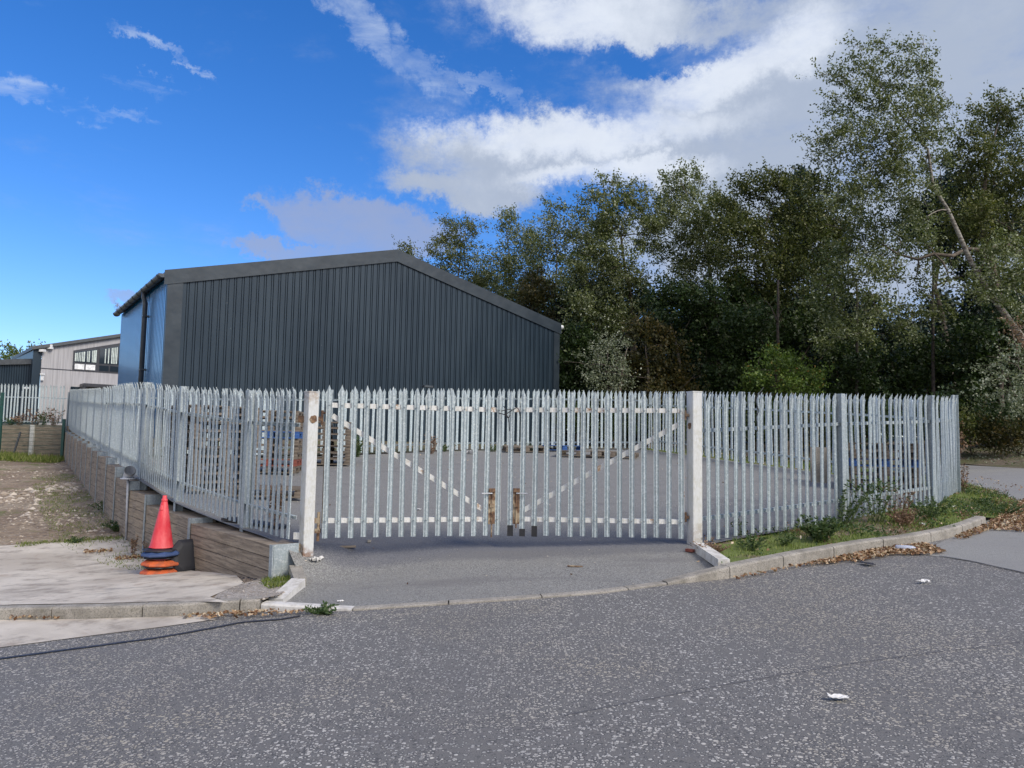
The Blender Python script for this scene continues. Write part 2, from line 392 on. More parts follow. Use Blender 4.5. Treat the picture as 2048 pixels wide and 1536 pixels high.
# ------------------------------------------------------------------ ground heights
def tps(pts):
    A = np.array(pts, float); n = len(A); X = A[:, :2]
    d = np.linalg.norm(X[:, None]-X[None], axis=2); K = np.where(d > 0, d*d*np.log(d+1e-12), 0)+np.eye(n)*.01
    Q = np.hstack([np.ones((n, 1)), X]); L = np.block([[K, Q], [Q.T, np.zeros((3, 3))]])
    w = np.linalg.solve(L, np.concatenate([A[:, 2], np.zeros(3)]))
    def f(x, y):
        r = np.hypot(X[:, 0]-x, X[:, 1]-y); k = np.where(r > 0, r*r*np.log(r+1e-12), 0)
        return float(k @ w[:n]+w[n]+w[n+1]*x+w[n+2]*y)
    return f
zR = lambda x, y: .058*x+.005*y
KB = [(520, 1222), (705, 1222), (1000, 1203), (1200, 1188), (1335, 1170), (1460, 1157), (1600, 1127), (1742, 1101), (1823, 1092), (1900, 1076), (1937, 1065), (1972, 1050)]
KBp = [hit(a, b, zR) for a, b in KB]
KL = [(-30, 8.3), (-12, 7.75)]+[hit(a, b, zR) for a, b in [(-60, 1243), (0, 1240), (170, 1238), (342, 1233), (520, 1222)]]
fenceL = [(-2.49, 8.85, .34), (-3.47, 9.98, .38), (-5.21, 11.9, .55), (-7.31, 14.7, .82), (-11.9, 21.8, 1.12), (-20.35, 34.6, 1.85)]
fenceR = [(2.33, 9.27, .36), (4.68, 10.68, .52), (6.90, 12.35, .64), (8.47, 14.4, .75)]
Ept = (4.17, 23.4, 1.42); Jpt = (-10.2, 19.2, 1.02)
wallP = [(-2.69, 8.65, -.05, .34), (-4.53, 10.76, -.31, .40), (-6.17, 12.84, -.42, .56), (-7.03, 13.95, -.32, .72), (-7.99, 15.3, -.23, .92), (-9.06, 16.93, -.16, 1.06),
         (-10.3, 18.82, -.09, 1.15), (-11.35, 20.43, -.03, 1.22), (-12.39, 22.02, .05, 1.31), (-13.6, 23.9, .14, 1.38), (-14.8, 25.7, .24, 1.45), (-16.0, 27.55, .32, 1.53), (-17.2, 29.4, .38, 1.60), (-18.4, 31.2, .43, 1.68), (-19.85, 33.45, .5, 1.75)]
zY = tps([(x, y, zR(x, y)+.012) for x, y in KBp[:6]]+[(-2.3, 7.9, .0), (-2.35, 8.7, .07), (-1.2, 9.0, .16), (0, 9.4, .23), (1.2, 9.4, .30)]+fenceR+fenceL[:4]+[(-2.95, 9.35, .36), (-4.3, 10.9, .45), (-2.1, 9.0, .12)] +
         [Ept, Jpt, (-4.97, 20.7, 1.11), (-1.75, 21.7, 1.29), (7.3, 15, .84), (6.3, 18.8, 1.1), (0, 14, .62), (-3, 11.5, .38)])
zL = tps([(x, y+.13, zR(x, y)+.105) for x, y in KL]+[(x, y, b) for x, y, b, t in wallP[::2]]+[wallP[1][:3], (-22.8, 33.5, .7), (-30, 33.5, .8), (-12, 12.5, -.55), (-30, 15, -.8), (-16, 20, -.2), (-2.35, 7.9, .0), (-2.5, 8.5, -.02)])
zG = tps([(x+.0, y, z) for x, y, z in fenceR[1:]]+[(4.17, 23.4, 1.40), (x0 := 6.3, 18.8, 1.1)]+[(x, y, zR(x, y)+.10) for x, y in KBp[5:]]+[(7.75, 11.9, .50), (8.4, 12.6, .545), (9.0, 13.3, .59), (9.75, 14.2, .64), (10.5, 16.3, .70), (11.4, 18.8, .76), (11.5, 24, .90), (3.0, 8.9, .33)])
zB = tps([Ept, Jpt, (-4.97, 20.7, 1.12), (-1.75, 21.7, 1.29), (-20.3, 34.7, 1.85), (-23.5, 34.6, 2.0), (-60, 35, 2.0), (-11.66, 25, 1.45), (2, 33, 1.45), (10, 28, 1.1), (15.9, 26.3, 1.08), (16.1, 23, 1.04), (16.8, 15, 1.02), (20, 27, 1.7), (20, 20, 1.5), (0, 60, 2.0), (30, 60, 2.5), (-40, 70, 2.2), (60, 30, 3), (100, 150, 4), (-100, 150, 4), (40, 10, 2.7)])

def inpoly(x, y, poly):
    c = False; n = len(poly); j = n-1
    for i in range(n):
        xi, yi = poly[i]; xj, yj = poly[j]
        if (yi > y) != (yj > y) and x < (xj-xi)*(y-yi)/(yj-yi)+xi: c = not c
        j = i
    return c
def densify(poly, st):
    o = []
    for i in range(len(poly)):
        a = poly[i]; b = poly[(i+1) % len(poly)]; L = math.hypot(b[0]-a[0], b[1]-a[1]); n = max(1, int(L/st))
        for k in range(n): o.append((a[0]+(b[0]-a[0])*k/n, a[1]+(b[1]-a[1])*k/n))
    return o
def surface(name, poly, zf, m, st=.5, off=0., jit=0., smooth=True):
    poly = [(float(p[0]), float(p[1])) for p in poly]; bd = densify(poly, st)
    xs = [p[0] for p in bd]; ys = [p[1] for p in bd]; pts = [Vector(p) for p in bd]; nb = len(bd)
    x = min(xs)+st/2
    while x < max(xs):
        y = min(ys)+st/2
        while y < max(ys):
            q = (x+random.uniform(-.2, .2)*st, y+random.uniform(-.2, .2)*st)
            if inpoly(q[0], q[1], poly): pts.append(Vector(q))
            y += st
        x += st
    vs, es, fs, _, _, _ = geometry.delaunay_2d_cdt(pts, [(i, (i+1) % nb) for i in range(nb)], [list(range(nb))], 1, 1e-4)
    V = [(v.x, v.y, zf(v.x, v.y)+off+(random.uniform(-jit, jit) if jit else 0)) for v in vs]
    me = bpy.data.meshes.new(name)
    fs2 = []
    for f in fs:
        a, b_, c_ = [V[i] for i in f[:3]]
        fs2.append(tuple(f) if (b_[0]-a[0])*(c_[1]-a[1])-(b_[1]-a[1])*(c_[0]-a[0]) > 0 else tuple(f)[::-1])
    me.from_pydata(V, [], fs2); me.materials.append(MATS[m])
    if smooth: me.polygons.foreach_set('use_smooth', [True]*len(me.polygons))
    o = link(name, me); o['kind'] = 'structure'; return o

def offs(pts, d):                              # offset open polyline to its left by d
    o = []
    for i, p in enumerate(pts):
        a = pts[max(0, i-1)]; b = pts[min(len(pts)-1, i+1)]; t = Vector((b[0]-a[0], b[1]-a[1])).normalized()
        o.append((p[0]-t.y*d, p[1]+t.x*d))
    return o
# far ground, road, yard, lot, verge
gd = MB(); N = 48
gd.add([(0, 0, -1.6)]+[(r*math.cos(2*pi*k/N), r*math.sin(2*pi*k/N), -1.6) for r in (60, 4000) for k in range(N)],
       [(0, 1+k, 1+(k+1) % N) for k in range(N)]+[(1+k, 1+N+k, 1+N+(k+1) % N, 1+(k+1) % N) for k in range(N)])
o = link('ground', gd.mesh('ground', 'wood_floor')); o['kind'] = 'structure'
kerbline = KL+KBp[1:]
roadpoly = [(-30, -25), (45, -25), (45, 2), (22, 6), (17, 12), (16.0, 18), (15.85, 23.2), (15.9, 26.4), (9, 27.5), (8.9, 24), (9.6, 19), (9.3, 16.3), (8.8, 14.6), (7.5, 13.4), (6.3, 11.4)]+[(x+.02, y+.1) for x, y in kerbline[::-1]]
surface('road', roadpoly, zR, 'road', 1.2)
sp = [hit(a, b, zR) for a, b in [(1742, 1101), (1830, 1108), (1940, 1122), (2048, 1146)]]
sidepoly = [sp[1], sp[2], sp[3], (17, 6.5), (21.5, 7), (16.9, 12), (15.95, 18), (15.8, 23.2), (15.85, 26.3), (9.1, 27.4), (9.0, 24), (9.7, 19), (9.4, 16.3), (8.9, 14.6), (8.0, 13.25), (6.8, 11.75), (6.2, 10.75)]+[(x+.05, y+.03) for x, y in KBp[-3:-4:-1]]
surface('side_road', sidepoly, zR, 'side_asphalt', .8, .004)
yardpoly = KBp[:6]
yardpoly = offs(yardpoly, .10)+[(2.45, 8.5), (2.33, 9.2)]+[p[:2] for p in fenceR[1:]]+[Ept[:2], Jpt[:2]]+offs([p[:2] for p in fenceL[3::-1]], -.10)+[(-2.43, 8.66), (-2.33, 8.12)]
surface('yard', yardpoly, zY, 'asphalt', .5)
slab = [hit(a, b, zL) for a, b in [(-400, 1110), (-100, 1100), (0, 1093), (80, 1088), (160, 1084), (250, 1076)]]
lot = [(-30, 8.45)]+offs(KL[1:], .14)+[(-2.25, 7.95), (-2.5, 8.7)]+[p[:2] for p in wallP[1:]]+[(-30, 33.6), (-45, 30), (-45, 8.5)]
surface('lot_ground', lot, zL, 'rubble_ground', .5, 0, .0)
slabp = offs(KL[1:], .15)[:-1]+[hit(455, 1207, zL), hit(420, 1196, zL), hit(488, 1168, zL), hit(470, 1150, zL), (-4.42, 10.55)]+[slab[5], slab[4], slab[3], slab[2], slab[1], slab[0], (-14, 8.6)]
surface('concrete_apron', slabp, zL, 'concrete', .4, .012)
gravp = [hit(a, b, zL) for a, b in [(425, 1198), (440, 1186), (480, 1170), (520, 1158), (575, 1160), (584, 1174), (556, 1192), (520, 1199), (470, 1200)]]
surface('gravel_patch', gravp, zL, 'gravel', .12, .008)
verge = offs(KBp[5:], .12)+[(7.75, 11.9), (8.9, 13.2), (9.55, 14.4), (10.3, 16.3), (11.2, 18.8), (11.3, 24), (9.2, 27.2), (4.5, 27), (4.2, 23.45), (8.40, 14.4), (6.85, 12.42), (4.64, 10.75), (2.36, 9.35), (2.42, 8.5)]
surface('grass_verge', verge, zG, 'soil_grass', .3, .0, .012)
back = [Ept[:2], (9, 27.3), (15.87, 26.35), (15.82, 23.2), (16, 18), (17, 12), (22, 6.1), (45, 2), (120, 2), (150, 220), (-150, 220), (-120, 34.9), (-20.4, 34.9), (-11.9, 21.9), Jpt[:2]]
surface('woodland_ground', back, zB, 'wood_floor', 2.5, 0, .03)

# concrete strip beside kerb + tar joints
strip = [hit(a, b, zR) for a, b in [(-200, 1243), (0, 1241), (170, 1239), (342, 1234), (415, 1231), (430, 1240), (300, 1258), (200, 1270), (100, 1283), (0, 1296), (-200, 1322)]]
surface('concrete_channel', strip, zR, 'concrete', .4, .006)
def ribbon(name, px, w, m, off):
    pts = [hit(a, b, zR) for a, b in px]; L = densify(pts, .15)[:-max(1, int(math.hypot(pts[-1][0]-pts[0][0], pts[-1][1]-pts[0][1])/.15))]
    L = [(a+random.uniform(-.006, .006), b+random.uniform(-.006, .006)) for a, b in L]
    A = offs(L, w/2); B = offs(L, -w/2); mb = MB(); n = len(L)
    mb.add([(x, y, zR(x, y)+off) for x, y in A+B], [(i+n, i+1+n, i+1, i) for i in range(n-1)])
    o = link(name, mb.mesh(name, m)); o['kind'] = 'structure'
ribbon('tar_joint', [(-120, 1338), (0, 1319), (140, 1300), (300, 1279), (400, 1262), (480, 1246), (560, 1240), (640, 1226)], .045, 'tar', .009)
ribbon('tar_joint', [(1130, 1432), (1300, 1398), (1460, 1368), (1700, 1328), (1900, 1302), (2048, 1284), (2200, 1262)], .005, 'joint_faint', .005)
ribbon('tar_joint', [(1880, 1113), (1940, 1123), (2048, 1147), (2200, 1180)], .02, 'tar', .010)

# kerb stones
def stones(name, pts, zb, h, w, L, m, gap=.013, base=-.25):
    """row of kerb stones along pts (road side), h(t) = height over the road"""
    cum = [0]
    for i in range(1, len(pts)): cum.append(cum[-1]+math.hypot(pts[i][0]-pts[i-1][0], pts[i][1]-pts[i-1][1]))
    def at(s):
        for i in range(1, len(pts)):
            if s <= cum[i] or i == len(pts)-1:
                t = (s-cum[i-1])/(cum[i]-cum[i-1]); return (pts[i-1][0]+(pts[i][0]-pts[i-1][0])*t, pts[i-1][1]+(pts[i][1]-pts[i-1][1])*t)
    mb = MB(); s = 0
    while s < cum[-1]-.02:
        e = min(s+L, cum[-1]); ns = 3; secs = []
        for k in range(ns+1):
            q = s+gap/2+(e-s-gap)*k/ns; a = at(q); b = at(min(q+.02, cum[-1])) if q+.02 < cum[-1] else at(q); c_ = at(max(q-.02, 0))
            t = Vector((b[0]-c_[0], b[1]-c_[1])).normalized(); nn = Vector((-t.y, t.x)); hh = h(q/cum[-1]); z = zb(a[0], a[1])
            ch = min(.02, hh*.4)
            prof = [(0, base), (0, hh-ch), (.012, hh-ch*.3), (ch+.012, hh), (w-.01, hh+.002), (w, hh-.008), (w, base)]
            secs.append([(a[0]+nn.x*d, a[1]+nn.y*d, z+zz) for d, zz in prof])
        n = 7; vs = [v for sc in secs for v in sc]; fs = []
        for k in range(ns):
            for j in range(n): fs.append((k*n+j, (k+1)*n+j, (k+1)*n+(j+1) % n, k*n+(j+1) % n))
        fs.append(tuple(range(n))); fs.append(tuple(ns*n+j for j in range(n))[::-1])
        mb.add(vs, fs); s = e
    o = link(name, mb.mesh(name, m)); o['kind'] = 'structure'; return o
stones('kerb', KL, zR, lambda t: .115, .13, .915, 'kerb')
stones('kerb', KBp[0:2], zR, lambda t: .075-.055*t, .12, .93, 'kerb_new')
stones('kerb', KBp[1:5], zR, lambda t: .02, .11, .9, 'kerb')
stones('kerb', KBp[4:6], zR, lambda t: .025+.10*t, .14, .8, 'kerb')
stones('kerb', KBp[5:], zR, lambda t: .125, .14, .915, 'kerb')
def slabbar(name, a, b, w, h, m, zf):
    z0 = zf(*a); z1 = zf(*b); mb = MB().bar((a[0], a[1], z0), (b[0], b[1], z1), w, h)
    o = link(name, mb.mesh(name, m)); o['kind'] = 'structure'; return o
zYe = lambda x, y: zY(x, y)
e0 = P(1397, 1094, 9.0); e1 = P(1448, 1128, 8.2)
mb = MB().bar(e0, e1, .13, .10); o = link('edging_kerb', mb.mesh('edging_kerb', 'kerb_new')); o['kind'] = 'structure'
e0 = P(597, 1166, 8.12); e1 = P(552, 1207, 7.55)
mb = MB().bar(e0, e1, .15, .10); o = link('edging_kerb', mb.mesh('edging_kerb', 'kerb_new')); o['kind'] = 'structure'
e0 = P(590, 1138, 8.7); e1 = P(600, 1164, 8.16)
mb = MB().bar(e0, e1, .13, .09); o = link('edging_kerb', mb.mesh('edging_kerb', 'kerb')); o['kind'] = 'structure'

# ------------------------------------------------------------------ palisade
def pale_mesh(H, flare=1.3, bend=0., w=.065, name='pale', sh=.09):
    """corrugated steel pale, front faces -y, pointed splayed head bent towards -y"""
    xs = [-.0325, -.026, -.013, -.0055, 0, .0055, .013, .026, .0325]; ys = [-.012, .0, .0, -.013, -.0145, -.013, .0, .0, -.012]
    k = w/.065; n = len(xs); th = .0035
    zs = [0, H*.4, H-.28, H-.21, H-.16, H-.125]
    vs = []; fs = []
    def sect(z, last=False):
        row = []
        for side in (0, 1):
            for i in range(n):
                x = xs[i]*k; y = ys[i]+(th if side else 0); q = max(0, (z-(H-.24))/.10); q = min(q, 1); x2 = x*(1+(flare-1)*q)
                zz = z
                if last:
                    ax = abs(xs[i])/.0325; zz = H-sh*1.1*ax**.9
                    x2 = x*flare*(1 if ax < .95 else 1.05)
                    y -= .006*ax
                by = -bend*max(0, (zz-(H-.20))/.20)**1.4
                row.append((x2, y+by, zz))
        return row
    for z in zs: vs += sect(z)
    vs += sect(H, True); R = 2*n
    for j in range(len(zs)):
        a = j*R; b = (j+1)*R
        for i in range(n-1):
            fs.append((a+i, a+i+1, b+i+1, b+i)); fs.append((a+n+i+1, a+n+i, b+n+i, b+n+i+1))
        fs.append((a+n, a, b, b+n)); fs.append((a+n-1, a+2*n-1, b+2*n-1, b+n-1))
    t = len(zs)*R
    for i in range(n-1): fs.append((t+i, t+i+1, t+n+i+1, t+n+i)); fs.append((i+1, i, n+i, n+i+1))
    m = MB(); m.add(vs, fs); return m
PITCH = .1535
PM = pale_mesh(1.78, 1.3, .025).mesh('pale', 'galv'); PMb = pale_mesh(1.78, 1.25, .03, w=.07).mesh('pale', 'galv_pale')
def polylen(p):
    c = [0.]
    for i in range(1, len(p)): c.append(c[-1]+math.dist(p[i][:2], p[i-1][:2]))
    return c
def along(p, c, s):
    for i in range(1, len(p)):
        if s <= c[i]+1e-9 or i == len(p)-1:
            t = (s-c[i-1])/(c[i]-c[i-1]); a = p[i-1]; b = p[i]
            return [a[k]+(b[k]-a[k])*t for k in range(3)], math.atan2(b[1]-a[1], b[0]-a[0])
def palisade(pts, label, group, flip=False, posts='verts', pm=PM, H=1.78, maxn=100, lean=.018, rail_z=(.30, 1.38), skip=(0, 0), near_first=True, postw=(.05, .10), start=.09, gap=.05, posth=1.81, end=.06, pofs=.06):
    """pts run so that the outer face is on the right-hand side of travel"""
    root = thing('palisade_fence', label, 'fence', pts[0], 0, group); L0 = Vector(pts[0]); c = polylen(pts)
    vs = MB(); n = 0; s = start; stuff = MB(); k = 0
    src = [tuple(v.co) for v in pm.vertices]; sf = [tuple(p.vertices) for p in pm.polygons]
    while s < c[-1]-end:
        if posts == 'verts' and any(abs(s-q) < .075 for q in c[1:-1]): s = min(c[1:-1], key=lambda q: abs(s-q))+.085
        q, an = along(pts, c, s); a = an+(pi if flip else 0); nx, ny = -math.sin(a), math.cos(a)
        x, y, z = q[0]-nx*gap, q[1]-ny*gap, q[2]+random.uniform(-.008, .008)
        if k < maxn:
            o = link('pale', pm, root, (x-L0.x, y-L0.y, z-L0.z+.04), a); o.rotation_euler = (random.uniform(-lean, lean), random.uniform(-lean, lean)*.6, a+random.uniform(-.015, .015))
        else:
            ca, sa = math.cos(a), math.sin(a); stuff.add([(vx*ca-vy*sa+x, vx*sa+vy*ca+y, vz+z+.04) for vx, vy, vz in src], sf)
        k += 1; s += PITCH
    if stuff.v: tag(part('pale', stuff, 'galv', root), kind='stuff')
    for i in range(len(pts)-1):
        a = Vector(pts[i]); b = Vector(pts[i+1])
        for rz in rail_z: part('rail', MB().bar(a+Vector((0, 0, rz)), b+Vector((0, 0, rz)), .006, .045).bar(a+Vector((0, 0, rz+.02))+(b-a).normalized().cross(Vector((0, 0, 1)))*(-.02 if not flip else -.02), b+Vector((0, 0, rz+.02))+(b-a).normalized().cross(Vector((0, 0, 1)))*(-.02), .04, .006), 'galv_pale' if pm is PMb else 'galv_old', root)
    for i, p in enumerate(pts):
        if i == 0 and skip[0] or i == len(pts)-1 and skip[1]: continue
        a = pts[max(0, i-1)]; b = pts[min(len(pts)-1, i+1)]; an = math.atan2(b[1]-a[1], b[0]-a[0])
        w, d = postw; mb = MB(); cx, cy = p[0]-math.sin(an)*pofs, p[1]+math.cos(an)*pofs
        if flip: cx, cy = p[0]+math.sin(an)*pofs, p[1]-math.cos(an)*pofs
        mb.box((cx, cy, p[2]+posth/2-.1), (.006, d, posth+.2), an)
        for sgn in (-1, 1):
            mb.box((cx-math.sin(an)*sgn*(d/2), cy+math.cos(an)*sgn*(d/2), p[2]+posth/2-.1), (w, .007, posth+.2), an)
        po = part('post', mb, 'galv_post', root)
        bt = MB(); bt.tube([(cx, cy, p[2]+rail_z[1]), (cx+math.cos(an)*.03, cy+math.sin(an)*.03, p[2]+rail_z[1])], .012, 6)
    return root
def interp(pts, step):
    c = polylen(pts); n = max(1, round(c[-1]/step)); return [tuple(along(pts, c, c[-1]*k/n)[0]) for k in range(n+1)]
# left boundary: first two bays as surveyed, then regular bays to the far corner. Outer face is the left/street side.
zl = lambda t: t
left = [fenceL[0], fenceL[1], fenceL[2]]+interp([fenceL[2], fenceL[3], fenceL[4], fenceL[5]], 2.75)[1:]
palisade([(a, b, c_) for a, b, c_ in left], 'long galvanised palisade fence on the timber sleeper wall, left of the gates', 'palisade fences around the yard', flip=True, postw=(.10, .11), skip=(1, 0), lean=.015, pofs=.0)
rfence = palisade(fenceR, 'galvanised palisade fence right of the gates, curving round the grass verge', 'palisade fences around the yard', postw=(.09, .10), skip=(1, 1), end=.12, pofs=.0)
q_ = fenceR[3]; part('post', MB().box((q_[0]+.035, q_[1]-.03, q_[2]+.83), (.012, .12, 2.06), .72).box((q_[0]-.01, q_[1]-.075, q_[2]+.83), (.10, .008, 2.06), .72), 'galv_post', rfence)
palisade([fenceR[3], (7.30, 16.4, .93), (5.95, 19.2, 1.15), (4.95, 21.5, 1.3), Ept], 'galvanised palisade fence between the woodland and the pallets at the right', 'palisade fences around the yard', pm=PMb, postw=(.10, .10), skip=(1, 0))
palisade([Ept, (1.3, 22.6, 1.37), (-1.75, 21.7, 1.29), (-4.97, 20.75, 1.13), (-7.6, 19.95, 1.06), Jpt], 'galvanised palisade fence across the back of the yard in front of the dark shed', 'palisade fences around the yard', pm=PMb, flip=True, skip=(1, 1), rail_z=(.22, 1.52), lean=.02)
fl = palisade([(-24.8, 34.55, 2.08), (-22.6, 34.55, 2.07), (-20.5, 34.62, 2.05)], 'pale palisade fence on the far timber wall at the left edge', 'palisade fences around the yard', pm=PMb, H=1.5, rail_z=(.1, 1.2), posth=1.5)

# ------------------------------------------------------------------ gates
def gate_post(x, y, z0, z1, label, rz, w):
    r = thing('gate_post', label, 'gate post', (x, y, z0), 0, 'white steel gate posts')
    mb = MB(); H = z1-z0
    b = .006
    mb.prism([(-w/2+b, -w/2), (w/2-b, -w/2), (w/2, -w/2+b), (w/2, w/2-b), (w/2-b, w/2), (-w/2+b, w/2), (-w/2, w/2-b), (-w/2, -w/2+b)], -.3, H)
    post = part('post', mb, 'post_paint' if x < 0 else 'post_paint_clean', r, local=True); post.rotation_euler.z = rz
    cp = MB().box((0, 0, H+.006), (w+.008, w+.008, .012)); q = part('cap', cp, 'post_paint', r, local=True); q.rotation_euler.z = rz
    return r
gpl = gate_post(-2.385, 8.93, .05, 2.11, 'white steel gate post on the left, stained beige with rusty foot and rust patch', .72, .132)
gpr = gate_post(2.27, 9.31, .34, 2.215, 'white steel gate post on the right, cleaner, beside the grass verge', .38, .138)
# rust patch, brackets and hinges
def disc(mb, c, r, nrm, n=14):
    nrm = Vector(nrm).normalized(); a = nrm.cross(Vector((0, 0, 1))).normalized(); b = nrm.cross(a); c = Vector(c)
    pts = [c+(a*math.cos(2*pi*k/n)+b*math.sin(2*pi*k/n))*r*random.uniform(.8, 1.1) for k in range(n)]
    mb.add(pts, [tuple(range(n))]); mb.add([p+nrm*.003 for p in pts], [tuple(range(n))])
    o = len(mb.v)-2*n; mb.f += [(o+k, o+(k+1) % n, o+n+(k+1) % n, o+n+k) for k in range(n)]
m1 = MB(); disc(m1, (-2.385+.068*math.sin(.72), 8.93-.068*math.cos(.72), 1.79), .05, (math.sin(.72), -math.cos(.72), 0)); part('rust_plate', m1, 'rust', gpl)
m1 = MB(); disc(m1, (2.27-.071*math.cos(.38), 9.31-.071*math.sin(.38), 1.80), .042, (-math.cos(.38), -math.sin(.38), 0)); part('rust_plate', m1, 'rust', gpr)
for z in (1.79, .42): part('fence_bracket', MB().box((-2.50, 8.95, z), (.07, .06, .08)), 'rust' if z > 1 else 'white_paint', gpl)
part('hinge', MB().box((-2.28, 8.95, 1.80), (.06, .05, .05)).tube([(-2.255, 8.95, 1.72), (-2.255, 8.95, 1.9)], .016, 8).tube([(-2.25, 8.95, 1.87), (-2.17, 8.97, 1.87)], .013, 8), 'rust', gpl)
part('hinge', MB().box((-2.28, 8.95, .60), (.07, .06, .06)).box((-2.26, 8.95, .48), (.06, .06, .05)).tube([(-2.255, 8.95, .36), (-2.255, 8.95, .70)], .018, 8), 'rust', gpl)
for z in (1.93, .68): part('hinge', MB().box((2.175, 9.3, z), (.04, .05, .035)).tube([(2.16, 9.3, z-.06), (2.16, 9.3, z+.06)], .013, 8), 'rust', gpr)
part('splice_plate', MB().box((-2.50, 8.86, .30), (.10, .012, .03)).bar((-2.49, 8.87, -.04), (-2.49, 8.87, .30), .06, .02), 'galv_post', gpl)

GH = 1.81; GPM = pale_mesh(GH, 1.42, 0., .064, sh=.10).mesh('pale', 'galv')
BOLT = MB().tube([(0, -.007, 0), (0, .006, 0)], [.008, .012], 8).mesh('bolt', 'galv_post', True)
def gate(a, b, label, dcorner, lockx, hinge_left):
    """a,b = (x,y,z) foot of first / last pale"""
    a = Vector(a); b = Vector(b); t = (b-a); L = t.length; an = math.atan2(t.y, t.x); t.normalize(); n = Vector((-math.sin(an), math.cos(an), 0))
    r = thing('gate_leaf', label, 'gate', a, 0, 'double palisade gates')
    for k in range(15):
        p = a+t*(L*k/14); j = random.uniform(-.007, .007)
        o = link('pale', GPM, r, p-a+Vector((0, 0, j))-n*.03, an); o.rotation_euler = (random.uniform(-.006, .006), random.uniform(-.006, .006), an+random.uniform(-.03, .03))
        for z in (.20, 1.565): link('bolt', BOLT, r, p+Vector((0, 0, z))-n*.05-a, an)
    for z in (.20, 1.565):
        part('rail', MB().bar(a+Vector((0, 0, z))-t*.03+n*.0, b+Vector((0, 0, z))+t*.03, .05, .058), 'white_paint', r)
    for q in (a-t*.02, b+t*.02):
        part('stile', MB().bar(q+Vector((0, 0, .17)), q+Vector((0, 0, 1.595)), .045, .045, up=n), 'white_paint' if (q-a).length > 1 or not hinge_left else 'rust', r)
    h = Vector((0, 0, 1))
    if hinge_left: p0, p1 = a+h*1.44+t*.04, b+h*.30-t*.15
    else: p0, p1 = a+h*.30+t*.15, b+h*1.40-t*.02
    part('brace', MB().bar(p0+n*.012, p1+n*.012, .035, .06), 'white_paint', r)
    # drop bolt box near the meeting edge
    q = (b-t*.075) if hinge_left else (a+t*.075); R = Matrix.Rotation(an, 3, 'Z'); s = 1 if hinge_left else -1
    lb = part('bolt_housing', MB().box(q+h*.36-n*.03, (.085, .03, .44), R=R), 'rust', r)
    part('drop_bolt', MB().tube([q+h*(-.02 if hinge_left else .09)-n*.05, q+h*.55-n*.05], .009, 8).box(q+h*.37-n*.05, (.05, .03, .045), R=R).box(q+h*.55-n*.052, (.07, .03, .03), R=R), 'rust', r)
    part('bolt_handle', MB().tube([q+h*.52-n*.06, q+h*.52-n*.075-t*s*.14], .008, 8), 'plastic_grey', r)
    return r
gl = gate((-2.18, 8.97, .40), (-.165, 9.5, .40), 'left gate leaf of pale grey palisade bars, its white brace falling rightwards', None, 0, True)
gr_ = gate((.008, 9.5, .405), (2.105, 9.33, .42), 'right gate leaf, its white brace rising rightwards and three bar feet blackened', None, 0, False)
for k, hh in ((0, .13), (1, .09), (2, .13)):
    p = Vector((.008+.1498*k, 9.5-.0121*k-.045, .40)); part('rubber_foot', MB().box(p+Vector((0, 0, hh/2-.002)), (.07, .036, hh), -.08), 'plastic_black', gr_)
# cable tie knot hanging on the gates
kn = MB(); q = lambda px, py, Y=9.40: P(px, py, Y)
kn.tube([q(997, 826), q(1008, 829), q(1016, 826), q(1024, 820), q(1034, 815), q(1038, 820), q(1040, 832)], .006, 6)
kn.tube([q(1007, 812), q(1012, 820), q(1012, 828), q(1016, 834), q(1018, 845), q(1019, 862)], .006, 6).tube([q(1003, 822), q(1022, 818)], .005, 6).tube([q(1010, 830), q(1017, 836), q(1020, 830)], .010, 6)
tag(link('cord', kn.mesh('cord', 'plastic_black', True)), 'black cord knotted between the two gate leaves near their top rail', 'cord')
kn = MB(); Yc = 9.45
kn.tube([q(1527, 775, Yc), q(1517, 788, Yc), q(1512, 800, Yc), q(1515, 815, Yc), q(1513, 835, Yc), q(1515, 862, Yc), q(1508, 870, Yc)], .005, 6).tube([q(1519, 785, Yc), q(1510, 798, Yc), q(1518, 822, Yc), q(1508, 845, Yc)], .005, 6)
tag(link('cord', kn.mesh('cord', 'plastic_black', True)), 'black cord dangling from the right palisade fence', 'cord')

# ------------------------------------------------------------------ sleeper wall
sw = thing('sleeper_wall', 'stepped retaining wall of weathered timber sleepers between steel posts under the left palisade fence', 'retaining wall', wallP[0][:3])
for i in range(len(wallP)-1):
    a = wallP[i]; b = wallP[i+1]; top = a[3]-.02 if i == 0 else a[3]; top = (a[3]+.0)
    an = math.atan2(b[1]-a[1], b[0]-a[0]); L = math.dist(a[:2], b[:2]); n = Vector((-math.sin(an), math.cos(an), 0))  # points to left/front side
    zb = min(a[2], b[2])-.15; z = top; mb = MB(); rows = 0
    while z > zb:
        h = .148; c_ = Vector(((a[0]+b[0])/2, (a[1]+b[1])/2, z-h/2))-n*(.06+random.uniform(0, .006)); mb.box(c_, (L-.03, .12, h-.008), an+random.uniform(-.002, .002)); z -= h
    # cap soil filled behind
    part('sleepers', mb, 'sleeper', sw)
    part('backing', MB().box(Vector(((a[0]+b[0])/2, (a[1]+b[1])/2, top-.135))-n*.235, (L-.02, .24, .26), an), 'sleeper', sw)
